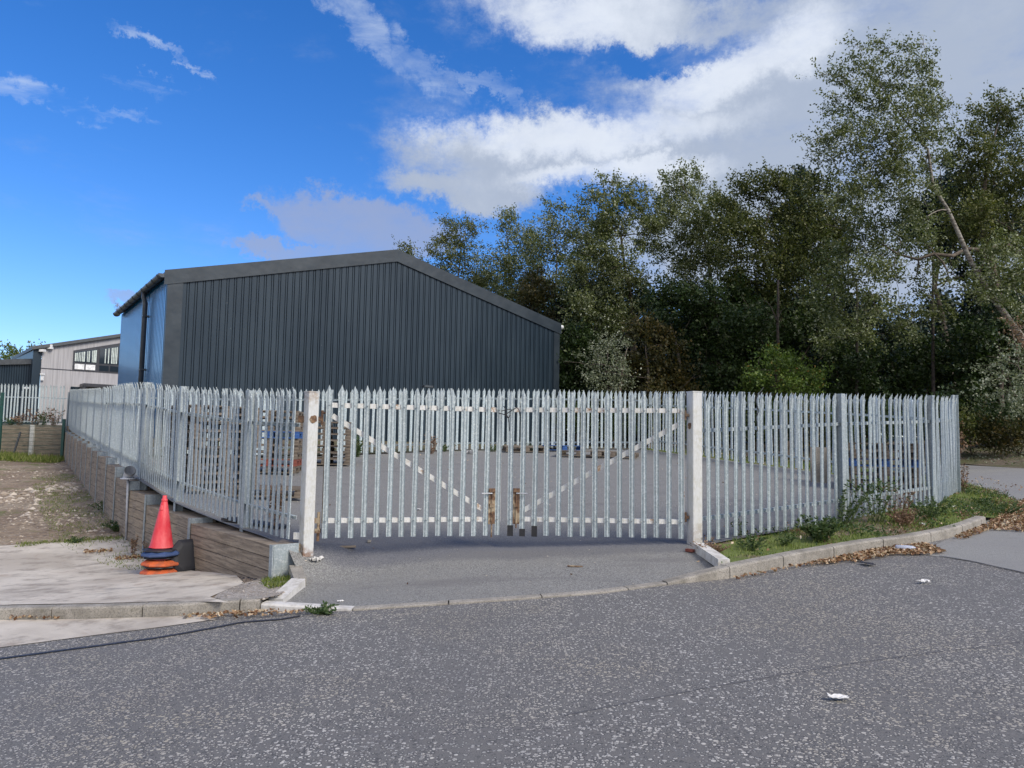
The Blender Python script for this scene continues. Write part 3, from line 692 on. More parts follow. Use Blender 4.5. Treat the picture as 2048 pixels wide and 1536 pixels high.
for i, a in enumerate(wallP):
    j = max(0, i-1); b = wallP[i+1] if i < len(wallP)-1 else wallP[i]; pv = wallP[j]
    an = math.atan2(b[1]-pv[1], b[0]-pv[0]); n = Vector((-math.sin(an), math.cos(an), 0)); top = a[3]+.01
    c0 = Vector((a[0], a[1], 0))
    mb = MB(); H = top-a[2]+.3
    mb.box(c0+n*.012+Vector((0, 0, top-H/2)), (.085 if i in (0, 1) else .055, .012, H), an).box(c0-n*.07+Vector((0, 0, top-H/2)), (.012, .14, H), an)
    part('post', mb, 'galv_post', sw)
    if i < 9:   # steel end plate closing the step
        lo = (wallP[i-1][3] if i else a[2]); hgt = max(.14, top-lo+.0) if i else top-a[2]+.02
        dirv = Vector((math.cos(an), math.sin(an), 0))
        part('end_plate', MB().box(c0-n*.16-dirv*.012+Vector((0, 0, top-hgt/2)), (.01, .30, hgt), an), 'galv_post', sw)
# pipe elbow on a pole
pb = P(252, 1078, 13.9); pt = P(256, 955, 13.9); pe = thing('vent_pipe', 'thin grey pole topped by an open plastic elbow, before the timber wall', 'pipe', tuple(pb))
part('pole', MB().tube([pb, pt], .02, 8), 'plastic_grey', pe, True)
el = MB(); c0 = Vector(pt)
el.tube([c0+Vector((-.02, 0, -.02)), c0+Vector((0, 0, .05)), c0+Vector((.05, -.05, .10)), c0+Vector((.08, -.09, .13))], [.075, .08, .095, .10], 16, cap=False)
el.tube([c0+Vector((.08, -.09, .13)), c0+Vector((.05, -.05, .10)), c0+Vector((0, 0, .05))], [.088, .08, .07], 16, cap=False).lathe([(.0, -.03), (.13, -.03), (.13, -.01), (.07, 0)], 16, tuple(c0))
part('elbow', el, 'plastic_grey', pe, True)

# far timber wall + mesh fence
fw = thing('sleeper_wall', 'far timber sleeper wall with a white post, at the left edge', 'retaining wall', (-21.3, 33.9, .6))
mb = MB(); z = 1.97
while z > .4:
    x = -28.
    while x < -19.9:
        l = random.uniform(1.6, 2.6); x2 = min(x+l, -19.9); mb.box(((x+x2)/2, 33.9+random.uniform(-.02, .02), z-.09), (x2-x-.01, .12, .175)); x = x2
    z -= .18
part('sleepers', mb, 'sleeper', fw)
p0 = P(61, 912, 33.75); p1 = P(64, 852, 33.75); part('post', MB().box(((p0[0]+p1[0])/2, 33.78, (p0[2]+p1[2])/2), (.16, .1, p1[2]-p0[2]+.1)), 'white_paint', fw)
p0 = P(131, 905, 33.75); p1 = P(123, 855, 33.75); part('post', MB().box(((p0[0]+p1[0])/2, 33.78, (p0[2]+p1[2])/2), (.12, .1, p1[2]-p0[2]+.1)), 'white_paint', fw)
mf = thing('mesh_fence', 'green wire mesh fence panel in front of the far timber wall', 'fence', (-21.2, 33.2, .6))
mat('green_paint', plain((.008, .06, .05), .5))
for px, y0, y1 in ((1, 785, 912), (126, 838, 916)):
    a = P(px, y0, 33.2); b = P(px, y1, 33.2); part('post', MB().box(((a[0]+b[0])/2, 33.2, (a[2]+b[2])/2), (.11, .08, a[2]-b[2])), 'green_paint', mf)
a = P(1, 905, 33.2); b = P(126, 846, 33.2); mb = MB()
for k in range(9): z = a[2]+(b[2]-a[2])*k/8; mb.box(((a[0]+b[0])/2, 33.2, z), (b[0]-a[0], .01, .012))
for k in range(52): x = a[0]+(b[0]-a[0])*k/51; mb.box((x, 33.2, (a[2]+b[2])/2), (.006, .006, b[2]-a[2]))
part('wire_mesh', mb, 'green_paint', mf)
# leaning bar
a = P(27, 908, 33.1); b = P(41, 864, 33.1); tag(link('bar', MB().bar(a, b, .06, .06).mesh('bar', 'plastic_dark')), 'dark bar leaning against the far timber wall', 'bar')

# ------------------------------------------------------------------ main shed
A = Vector((-11.66, 25.0, 0)); Bc = Vector((2.15, 34.8, 0)); g = (Bc-A); W = g.length; g.normalize(); sdir = Vector((-g.y, g.x, 0)); D = 10.2
base, eave, ridge = 1.2, 7.03, 9.16
gang = math.atan2(g.y, g.x)
sh = thing('shed', 'large dark grey steel clad shed with a low gable roof behind the back fence', 'building', (A.x, A.y, base))
def hroof(u): return eave+(ridge-eave)*(1-abs(u-W/2)/(W/2))
def wp(u, d, z): p = A+g*u+sdir*d; return (p.x, p.y, z)
nr = 62; pit = (W-.75)/nr; mb = MB(); prof = []
u = .42
for k in range(nr):
    u0 = .42+k*pit; prof += [(u0, 0), (u0+pit*.60, 0), (u0+pit*.605, .045), (u0+pit*.70, .045), (u0+pit*.71, .008), (u0+pit*.90, .008), (u0+pit*.905, .045), (u0+pit*.99, .045)]
prof += [(.42+nr*pit, 0), (W-.02, 0)]; prof = [(.02, 0)]+prof
vs = []; fs = []
for u, d in prof: vs += [wp(u, d, base-.3), wp(u, d, hroof(u)-.12)]
for i in range(len(prof)-1): fs.append((2*i, 2*i+2, 2*i+3, 2*i+1))
mb.add(vs, fs); part('gable_wall', mb, 'cladding', sh)
def sidewall(d0, d1, uo, out, name, m):
    n = int((d1-d0)/.255); prof = []
    for k in range(n):
        q = d0+k*(d1-d0)/n; w_ = (d1-d0)/n; prof += [(q, 0), (q+w_*.5, 0), (q+w_*.62, .035), (q+w_*.88, .035)]
    prof += [(d1, 0)]; vs = []; fs = []
    for d, o_ in prof: vs += [wp(uo-out*o_*-1, d, base-.3), wp(uo-out*o_*-1, d, eave-.03)]
    for i in range(len(prof)-1): fs.append((2*i, 2*i+1, 2*i+3, 2*i+2))
    part(name, MB().add(vs, fs), m, sh)
sidewall(.14, D, 0, 1, 'side_wall', 'cladding_sky_reflect'); sidewall(0.1, D, W, -1, 'side_wall', 'cladding')
part('rear_wall', MB().add([wp(0, D, base-.3), wp(W, D, base-.3), wp(W, D, eave), wp(W/2, D, ridge), wp(0, D, eave)], [(4, 3, 2, 1, 0)]), 'cladding', sh)
# plinth
part('plinth', MB().add([wp(.02, -.03, base-.5), wp(W-.02, -.03, base-.5), wp(W-.02, -.03, base+.22), wp(.02, -.03, base+.22), wp(.02, .0, base+.22), wp(W-.02, .0, base+.22)], [(0, 1, 2, 3), (3, 2, 5, 4)]), 'kerb', sh)
# roof
rf = MB(); e = .10
for s0, s1 in ((-e, W/2), (W+e, W/2)):
    z0 = hroof(0)-e*.12+.03; z1 = ridge+.03
    vs = [wp(s0, -.02, z0), wp(s1, -.02, z1), wp(s1, D+.1, z1), wp(s0, D+.1, z0)]; vs += [(x, y, z+.09) for x, y, z in vs]
    rf.add(vs, [(0, 1, 2, 3), (7, 6, 5, 4), (0, 4, 5, 1), (1, 5, 6, 2), (2, 6, 7, 3), (3, 7, 4, 0)])
part('roof', rf, 'roof_dark', sh)
# verge flashing: deep band following the gable
vf = MB()
def band(u0, u1, d, dep, t=.03):
    z0, z1 = hroof(max(0, min(W, u0)))+.13, hroof(max(0, min(W, u1)))+.13
    vs = [wp(u0, d, z0), wp(u1, d, z1), wp(u1, d, z1-dep), wp(u0, d, z0-dep)]; vs += [wp(u0, d+t, z0), wp(u1, d+t, z1), wp(u1, d+t, z1-dep), wp(u0, d+t, z0-dep)]
    vf.add(vs, [(0, 3, 2, 1), (4, 5, 6, 7), (0, 1, 5, 4), (3, 7, 6, 2), (0, 4, 7, 3), (1, 2, 6, 5)])
band(-.14, W/2, -.06, .50); band(W/2, W+.1, -.06, .50)
part('verge_flashing', vf, 'trim_dark', sh)
cf = MB()
cf.add([wp(-.03, -.035, base-.3), wp(.46, -.035, base-.3), wp(.46, -.035, hroof(.46)-.30), wp(-.03, -.035, hroof(0)-.30), wp(-.03, .16, base-.3), wp(-.03, .16, hroof(0)-.3), wp(.46, .0, base-.3), wp(.46, .0, hroof(.46)-.3)], [(0, 1, 2, 3), (4, 0, 3, 5), (1, 6, 7, 2)])
part('corner_flashing', cf, 'trim_dark', sh)
part('corner_flashing', MB().add([wp(W-.30, -.03, base-.3), wp(W+.03, -.03, base-.3), wp(W+.03, -.03, eave-.3), wp(W-.30, -.03, eave-.3), wp(W+.03, .2, base-.3), wp(W+.03, .2, eave-.3)], [(0, 1, 2, 3), (1, 4, 5, 2)]), 'trim_dark', sh)
# gutter
gt = MB(); n = 9
vs = []; fs = []
for rr in (.13, .115):
    for d in (-.05, D+.15):
        for k in range(n+1):
            an_ = pi+pi*k/n; c_ = A+g*(-.20+math.cos(an_)*rr)+sdir*d; vs.append((c_.x, c_.y, eave-.0+math.sin(an_)*rr))
q = n+1
for k in range(n): fs += [(k, k+1, q+k+1, q+k), (2*q+k+1, 2*q+k, 3*q+k, 3*q+k+1), (k+1, k, 2*q+k, 2*q+k+1)]
fs += [(0, q, 3*q, 2*q), (n, 2*q+n, 3*q+n, q+n), tuple(range(2*q, 3*q))]
gt.add(vs, fs); gut = part('gutter', gt, 'plastic_dark', sh)
for k in range(11):
    d = .25+k*(D-.3)/10; c_ = [];
    for j in range(n+1):
        an_ = pi+pi*j/n; w_ = A+g*(-.20+math.cos(an_)*.137)+sdir*d; c_.append((w_.x, w_.y, eave+math.sin(an_)*.137))
    part('bracket', MB().tube(c_, .018, 6), 'plastic_dark', sh)
dd = 3.4
pA = Vector(wp(-.20, dd, eave-.1)); part('downpipe', MB().tube([pA, pA-Vector((0, 0, .2)), Vector(wp(-.14, dd, eave-.5)), Vector(wp(-.14, dd, base-.2))], .085, 12), 'plastic_grey' if False else 'plastic_dark', sh, True)
for z in (eave-1.0, eave-3.0): part('pipe_clip', MB().box(wp(-.10, dd, z), (.24, .26, .05), gang), 'plastic_dark', sh)
# lights on shed
c_ = Vector(wp(W+.17, .1, eave+.02)); dm = MB().lathe([(.0, -.16), (.10, -.14), (.16, -.06), (.17, .02), (.10, .06), (0, .07)], 14, tuple(c_)); dm.box(c_+Vector((-.13, 0, .04)), (.2, .06, .05), gang)
part('dome_camera', dm, 'white_plastic', sh, True)
c_ = Vector(P(855, 773, 28.6)); part('wall_lamp', MB().box(c_, (.38, .22, .07), gang).box(c_+Vector((-.1, .1, .03)), (.06, .25, .06), gang), 'plastic_dark', sh)
# weeds in gutter
# ------------------------------------------------------------------ grey office building
ob = thing('office', 'two storey office clad in pale grey boards with a dark strip window', 'building', (-31.5, 50, 2))
oA = Vector((-31.55, 50, 0)); oB = Vector((-19.6, 59.0, 0)); og = (oB-oA).normalized()
oA2 = P(85, 690, 50); oB2 = P(240, 668, 53)
og = Vector((oB2[0]-oA2[0], oB2[1]-oA2[1], 0)).normalized(); on = Vector((-og.y, og.x, 0)); slope = (oB2[2]-oA2[2])/math.hypot(oB2[0]-oA2[0], oB2[1]-oA2[1])
def op(u, d, z): p = Vector((oA2[0], oA2[1], 0))+og*u+on*d; return (p.x, p.y, z)
oh = lambda u: oA2[2]+slope*u
part('wall', MB().add([op(0, 0, 1.5), op(11, 0, 1.5), op(11, 0, oh(11)-.1), op(0, 0, oh(0)-.1)], [(0, 1, 2, 3)]), 'grey_boards', ob)
part('end_wall', MB().add([op(-.5, -.02, 1.5), op(-.02, -.02, 1.5), op(-.02, -.02, oh(0)-.1), op(-.5, -.02, oh(0)-.2), op(-.6, 9, 1.5), op(-.6, 9, oh(0)-.1)], [(0, 1, 2, 3), (4, 0, 3, 5)]), 'cladding', ob)
rb = MB(); vs = [op(-.6, -.25, oh(-.6)), op(11, -.25, oh(11)), op(11, 10, oh(11)), op(-.6, 10, oh(-.6))]; vs += [(x, y, z-.22) for x, y, z in vs]
rb.add(vs, [(0, 1, 2, 3), (4, 7, 6, 5), (0, 4, 5, 1), (3, 2, 6, 7), (0, 3, 7, 4), (1, 5, 6, 2)]); part('roof', rb, 'roof_dark', ob)
w0 = P(147, 701, 51.1); uu = lambda p: (Vector((p[0], p[1], 0))-Vector((oA2[0], oA2[1], 0))).dot(og)
def unproj(px, py):      # point of the facade plane seen at a surveyed direction
    d = Vector(ray(px, py)); o_ = Vector((0, 0, EYE)); p0 = Vector((oA2[0], oA2[1], 0)); t = (p0-o_).dot(on)/d.dot(on); q_ = o_+d*t; return uu(q_), q_.z
u0, zt0 = unproj(147, 701); u1, zt1 = unproj(236, 687); _, zb0 = unproj(147, 741)
ue = u1+2.5; zte = zt1+(zt1-zt0)/(u1-u0)*2.5
part('window_frame', MB().add([op(u0, -.05, zb0), op(ue, -.05, zb0), op(ue, -.05, zte), op(u0, -.05, zt0), op(u0, 0, zb0), op(ue, 0, zb0), op(ue, 0, zte), op(u0, 0, zt0)], [(0, 1, 2, 3), (0, 4, 5, 1), (3, 2, 6, 7), (0, 3, 7, 4)]), 'frame_dark', ob)
zm = zb0+(.36)*1.05
zmul = zb0+.55
for k, (a_, b_) in enumerate(((.03, .47), (.53, .97))):
    ua, ub = u0+(u1-u0+.3)*a_, u0+(u1-u0+.3)*b_; za, zb_ = zt0+(zt1-zt0)*a_-.12, zt0+(zt1-zt0)*b_-.12
    wn = part('window', MB().add([op(ua, -.07, zmul+.05), op(ub, -.07, zmul+.05), op(ub, -.07, zb_), op(ua, -.07, za)], [(0, 1, 2, 3)]), 'glass_dark', ob)
    bl_ = MB(); nb_ = 13
    for j in range(nb_):
        if random.random() < .3: continue
        f_ = (j+.5)/nb_; uq = ua+(ub-ua)*f_; zq = za+(zb_-za)*f_-.08; w_ = random.uniform(.02, .045)
        bl_.add([op(uq-w_, -.08, zmul+.10), op(uq+w_, -.08, zmul+.10), op(uq+w_, -.08, zq), op(uq-w_, -.08, zq)], [(0, 1, 2, 3)])
    part('blind', bl_, 'blind', ob)
    for j in range(2):
        um = ua+(ub-ua)*(.02+.5*j); un = ua+(ub-ua)*(.46+.5*j)
        part('window_panel', MB().add([op(um, -.075, zb0+.10), op(un, -.075, zb0+.10), op(un, -.075, zmul-.08), op(um, -.075, zmul-.08)], [(0, 1, 2, 3)]), 'white_plastic' if k == 0 else 'glass_dark', ob)
a_ = unproj(90, 737); part('string_course', MB().add([op(0, -.03, a_[1]-.02), op(u0, -.03, a_[1]-.02), op(u0, -.03, a_[1]+.03), op(0, -.03, a_[1]+.03)], [(0, 1, 2, 3)]), 'frame_dark', ob)
ca = unproj(160, 768); cb = unproj(232, 770)
cn = MB(); z1 = ca[1]
for (ua, ub, za, zb_) in ((ca[0], ca[0]+8, z1-.22, z1),):
    vs = [op(ua, -1.2, za), op(ub, -1.2, za), op(ub, -1.2, zb_), op(ua, -1.2, zb_), op(ua, 0, za), op(ub, 0, za), op(ub, 0, zb_), op(ua, 0, zb_)]
    cn.add(vs, [(0, 1, 2, 3), (0, 3, 7, 4), (3, 2, 6, 7), (0, 4, 5, 1)])
cn.box(op(ca[0]+.1, -1.1, z1-1.2), (.2, .2, 2.2)); part('canopy', cn, 'frame_dark', ob)
a_ = unproj(141, 776); part('window', MB().add([op(a_[0], -.03, a_[1]-.9), op(ca[0], -.03, a_[1]-.9), op(ca[0], -.03, a_[1]+.1), op(a_[0], -.03, a_[1]+.1)], [(0, 1, 2, 3)]), 'glass_dark', ob)
a_ = unproj(100, 694); part('floodlight', MB().box(op(a_[0], -.15, a_[1]), (.3, .2, .3)).box(op(a_[0]-.45, -.2, a_[1]-.3), (.34, .2, .16)), 'white_plastic', ob)
a_ = unproj(84, 755); part('alarm_box', MB().box(op(a_[0], -.12, a_[1]), (.15, .12, .4)).box(op(a_[0], -.15, a_[1]+.22), (.22, .2, .1)), 'white_plastic', ob)
wg = thing('shed', 'low dark clad wing beside the pale grey office at the left edge', 'building', (-36, 49, 2))
qa = P(-120, 724, 49); qb = P(80, 720, 50.3); mb = MB(); nn = 40; vs = []; fs = []; gg = Vector((qb[0]-qa[0], qb[1]-qa[1], 0)); n2 = Vector((-gg.y, gg.x, 0)).normalized(); k_ = 0
for k in range(nn):
    for f_, dd_ in ((0, 0), (.6, 0), (.68, .05), (.92, .05)):
        p = Vector((qa[0], qa[1], 0))+gg*((k+f_)/nn)+n2*dd_; vs += [(p.x, p.y, 1.5), (p.x, p.y, qa[2]+(qb[2]-qa[2])*(k+f_)/nn)]
for i in range(len(vs)//2-1): fs.append((2*i, 2*i+2, 2*i+3, 2*i+1))
mb.add(vs, fs); part('wall', mb, 'cladding', wg)
r0 = Vector(qa); r1 = Vector(qb); up = Vector((0, 0, .28)); vs = [r0-n2*.15-up, r1-n2*.15-up, r1-n2*.15+up*.3, r0-n2*.15+up*.3, r0+n2*8+up*.3, r1+n2*8+up*.3, r0+n2*8-up, r1+n2*8-up]
part('roof', MB().add(vs, [(0, 1, 2, 3), (3, 2, 5, 4), (0, 6, 7, 1), (4, 5, 7, 6)]), 'roof_dark', wg)
a_ = P(53, 776, 49.5); part('wall_lamp', MB().box(a_-np.array([0, .05, 0]), (.38, .15, .09)), 'white_plastic', wg)

# ------------------------------------------------------------------ pallets
def pallet_mesh():
    mb = MB(); L, Wd = 1.2, 1.0
    for k in range(7): mb.box((0, -Wd/2+.05+k*(Wd-.1)/6, .133), (L, .098, .02))
    for x in (-L/2+.05, 0, L/2-.05): mb.box((x, 0, .112), (.1, Wd, .02))
    for x in (-L/2+.07, 0, L/2-.07):
        for y in (-Wd/2+.05, 0, Wd/2-.05): mb.box((x, y, .062), (.14, .1, .078))
    for y in (-Wd/2+.05, 0, Wd/2-.05): mb.box((0, y, .011), (L, .1, .021))
    for x in (-L/2+.05, L/2-.05): mb.box((x, 0, .012), (.098, Wd-.22, .02))
    return mb
def pallet_proto(m):
    r = None
    top = MB(); blk = MB(); bot = MB(); L, Wd = 1.2, 1.0
    for k in range(7): top.box((0, -Wd/2+.05+k*(Wd-.1)/6, .133), (L, .098, .02))
    for x in (-L/2+.05, 0, L/2-.05): top.box((x, 0, .1125), (.1, Wd, .019))
    for x in (-L/2+.07, 0, L/2-.07):
        for y in (-Wd/2+.05, 0, Wd/2-.05): blk.box((x, y, .062), (.14, .1, .079))
    for y in (-Wd/2+.05, 0, Wd/2-.05): bot.box((0, y, .011), (L, .1, .021))
    b1 = MB().box((0, 0, 0), (.14, .1, .079)).mesh('block', m); vs_ = []
    for x in (-L/2+.07, 0, L/2-.07):
        for y in (-Wd/2+.05, 0, Wd/2-.05): vs_.append(('block', b1, (x, y, .062)))
    return [('top_boards', top.mesh('top_boards', m), (0, 0, 0)), ('bottom_boards', bot.mesh('bottom_boards', m), (0, 0, 0))]+vs_
PROT = {k: pallet_proto(k) for k in ('pallet_wood', 'pallet_blue', 'pallet_red')}
def pallet(x, y, z, rz, m, label, group, tilt=(0, 0)):
    r = thing('pallet', label, 'pallet', (x, y, z), rz, group); r.rotation_euler = (tilt[0], tilt[1], rz)
    for nme, me, lo in PROT[m]: link(nme, me, r, lo)
    return r
ordn = ['bottom', 'second', 'third', 'fourth', 'fifth', 'sixth', 'seventh', 'eighth', 'ninth', 'tenth', 'eleventh']
def stack(px, Y, n, rz, where, cols, jit=.03):
    x, _, _ = P(px, 900, Y); z = zY(x, Y); 
    for k in range(n):
        m = cols.get(k, 'pallet_wood'); cn_ = {'pallet_wood': 'brown', 'pallet_blue': 'blue', 'pallet_red': 'reddish'}[m]
        pos_ = 'topmost' if k == n-1 else ordn[k]+(' up' if k else '')
        pallet(x+random.uniform(-jit, jit), Y+random.uniform(-jit, jit), z+.005+k*.1455, rz+random.uniform(-.04, .04), m, '%s pallet, %s in the %s' % (cn_, pos_, where), 'pallets in the '+where)
stack(425, 13.4, 10, .85, 'tall stack nearest the left fence', {3: 'pallet_wood'})
stack(545, 16.2, 9, .15, 'stack left of the left gate post', {5: 'pallet_blue', 1: 'pallet_red', 2: 'pallet_wood'})
stack(655, 18.3, 7, .10, 'stack behind the left gate leaf', {})
stack(1762, 14.3, 6, -.30, 'stack at the right of the yard', {3: 'pallet_blue', 2: 'pallet_wood'})
def flat(px, py, rz, m, label, tilt=(0, 0), dz=0):
    x, y = hit(px, py, zY); pallet(x, y+.5, zY(x, y+.5)+.01+dz, rz, m, label, 'pallets lying flat in the yard', tilt)
flat(515, 1000, .25, 'pallet_wood', 'worn pallet lying flat in front of the tall stacks near the left fence', (.0, .03))
flat(1050, 906, .12, 'pallet_wood', 'brown pallet lying flat at the back, leftmost of the row', (.04, 0))
flat(1128, 904, .05, 'pallet_blue', 'faded blue pallet lying flat by the back fence', (.0, 0))
flat(1165, 916, -.2, 'pallet_wood', 'brown pallet lying flat just in front of the blue one', (0, 0))
flat(1235, 918, -.25, 'pallet_wood', 'brown pallet lying flat, tilted, right of the blue one', (0, .04))
flat(1260, 898, .3, 'pallet_wood', 'brown pallet lying flat in the far corner of the yard', (0, 0))
flat(1330, 894, -.5, 'pallet_wood', 'weathered pallet lying flat against the far right fence corner', (0, 0))
flat(1553, 917, -.45, 'pallet_wood', 'brown pallet lying flat behind the right palisade fence', (0, 0))
x, y = hit(408, 1000, zY)
tag(link('board', MB().bar((-3.9, 10.5, zY(-3.9, 10.5)+.03), (-3.0, 10.1, zY(-3, 10.1)+.03), .25, .03).mesh('board', 'plastic_black')), 'dark board lying at the foot of the left fence', 'board')
cb_ = P(1652, 930, 14.9); tag(link('slab', MB().box((cb_[0], 15.2, zY(cb_[0], 15.2)+.33), (.35, .10, .75), -.3).mesh('slab', 'kerb')), 'upright concrete slab standing inside the right fence', 'slab')

# ------------------------------------------------------------------ traffic cones
def cone_parts(mb_, mk):
    body = MB().lathe([(.160, .045), (.148, .07), (.092, .38), (.042, .655), (.036, .66), (.040, .668), (.039, .70), (.029, .704), (.028, .742), (.024, .746), (.022, .742), (.040, .64), (.087, .37), (.142, .06)], 28)
    bs = MB(); pr = []
    for k in range(8):
        a = pi/8+k*pi/4
        pr.append((.255*math.cos(a), .255*math.sin(a)))
    o8 = len(bs.v)
    def ring(s, z): return [(x*s, y*s, z) for x, y in pr]
    vs = ring(1, 0)+ring(1.02, .012)+ring(.99, .03)+ring(.80, .055)+ring(.62, .062); fs = []
    for i in range(4):
        for k in range(8): fs.append((i*8+k, i*8+(k+1) % 8, (i+1)*8+(k+1) % 8, (i+1)*8+k))
    fs.append(tuple(range(32, 40))); fs.append(tuple(range(8))[::-1]); bs.add(vs, fs)
    return body.mesh('cone_body', mb_, True), bs.mesh('cone_base', mk)
cx, cy = P(321, 1140, 10.45)[:2]; cz = zL(cx, cy)+.012
stk = [(0, 'cone_orange', 'cone_orange', 'orange based traffic cone at the very bottom of the stack'), (.085, 'cone_red', 'cone_black', 'thin black based traffic cone, second from the ground'),
       (.115, 'cone_orange', 'cone_orange', 'orange based traffic cone in the middle of the stack, third from the ground'), (.20, 'cone_red', 'cone_black', 'black based traffic cone just above the upper orange base'),
       (.245, 'cone_red', 'cone_blue', 'dark blue based traffic cone just under the topmost one'), (.30, 'cone_red', 'cone_black', 'tall faded red traffic cone on top of the stack')]
for k, (dz, mb_, mk, lab) in enumerate(stk):
    r = thing('traffic_cone', lab, 'traffic cone', (cx+random.uniform(-.02, .02), cy+random.uniform(-.015, .015), cz+dz), random.uniform(-.3, .3), 'traffic cones in the stack')
    b_, s_ = cone_parts(mb_, mk); top = k == len(stk)-1
    c1 = link('cone_body', b_, r); c2 = link('cone_base', s_, r)
    c2.scale = (.93, .93, .55) if top else ((1, 1, 1.15) if 'orange' in mk or 'blue' in mk else (.9, .9, .6))
    if not top: c1.scale = (.90, .90, .86 if k < 4 else .9)
    r.rotation_euler = (random.uniform(-.03, .03), random.uniform(-.03, .03), r.rotation_euler.z)
tc = MB()
r = thing('traffic_cone', 'black cone base leaning on the timber wall behind the cone stack', 'traffic cone', (cx+.30, cy+.12, cz+.20), 0, 'traffic cones in the stack')
c2 = link('cone_base', cone_parts('cone_black', 'cone_black')[1], r); r.rotation_euler = (1.25, 0, .8)

# ------------------------------------------------------------------ foliage
def cloud_mesh(name, c, d, L, Wd, tone, m, fold=.0):
    n = len(c); d = d/np.linalg.norm(d, axis=1)[:, None]; rv = rng.normal(size=(n, 3)); s = np.cross(d, rv); s /= np.linalg.norm(s, axis=1)[:, None]+1e-9
    L = np.broadcast_to(L, n)[:, None]; Wd = np.broadcast_to(Wd, n)[:, None]
    V = np.empty((n, 4, 3)); V[:, 0] = c-d*L*.5; V[:, 1] = c+s*Wd*.5-d*L*.08; V[:, 2] = c+d*L*.5; V[:, 3] = c-s*Wd*.5-d*L*.08
    me = bpy.data.meshes.new(name); me.vertices.add(4*n); me.vertices.foreach_set('co', V.reshape(-1).astype(np.float32))
    me.loops.add(4*n); me.loops.foreach_set('vertex_index', np.arange(4*n, dtype=np.int32))
    me.polygons.add(n); me.polygons.foreach_set('loop_start', np.arange(0, 4*n, 4, dtype=np.int32)); me.polygons.foreach_set('loop_total', np.full(n, 4, dtype=np.int32))
    a = me.attributes.new('tone', 'FLOAT', 'FACE'); a.data.foreach_set('value', np.clip(tone, 0, 1).astype(np.float32))
    me.materials.append(MATS[m]); me.update(calc_edges=True); return me
def leaves_in(blobs, dens, L, wind, k=12, tw=.55, sil=.2, tlo=.1):
    """leaf positions grouped on twigs through the blobs; blobs: (centre, radius, density factor)"""
    cs = []; ds = []; ts = []
    for c, r, q in blobs:
        nt = max(4, int(dens*q*r*r/k)); nc = max(2, int(3+6*r)); uc = rng.normal(size=(nc, 3)); uc /= np.linalg.norm(uc, axis=1)[:, None]
        sub = uc*(r*(.35+.6*rng.random(nc)))[:, None]; pick = rng.integers(0, nc, nt); sr = r*(.16+.16*rng.random(nc)); ctone = (rng.random(nc)-.5)*.24
        off_ = sub[pick]+rng.normal(size=(nt, 3))*sr[pick][:, None]; u = off_/(np.linalg.norm(off_, axis=1)[:, None]+1e-6)
        ctr = np.array(c)+off_*np.array([1, 1.05, .85])
        dr = u*.75+np.array(wind)+rng.normal(size=(nt, 3))*.35; dr /= np.linalg.norm(dr, axis=1)[:, None]
        tl = tw*(.6+.8*rng.random(nt)); tt = rng.random(nt)*.4+ctone[pick]+.05
        f = rng.random((nt, k)); pos_ = ctr[:, None]+dr[:, None]*(tl[:, None]*(f-.3))[..., None]+rng.normal(size=(nt, k, 3))*L*.55
        dd = dr[:, None]*.7+rng.normal(size=(nt, k, 3))*.75
        tn = tt[:, None]+rng.random((nt, k))*.35+tlo; s = rng.random((nt, k)) < sil; tn = np.where(s, .72+.28*rng.random((nt, k)), tn)
        cs.append(pos_.reshape(-1, 3)); ds.append(dd.reshape(-1, 3)); ts.append(tn.reshape(-1))
    return np.concatenate(cs), np.concatenate(ds), np.concatenate(ts)
def curve(a, b, n, wob, sag=0.):
    a = np.array(a, float); b = np.array(b, float); L = np.linalg.norm(b-a); o = []
    w = rng.normal(size=3)*wob*L
    for i in range(n+1):
        t = i/n; o.append(a+(b-a)*t+w*math.sin(pi*t)*.5+np.array([0, 0, sag*L*math.sin(pi*t)])+(rng.normal(size=3)*wob*L*.12 if 0 < i < n else 0))
    return o
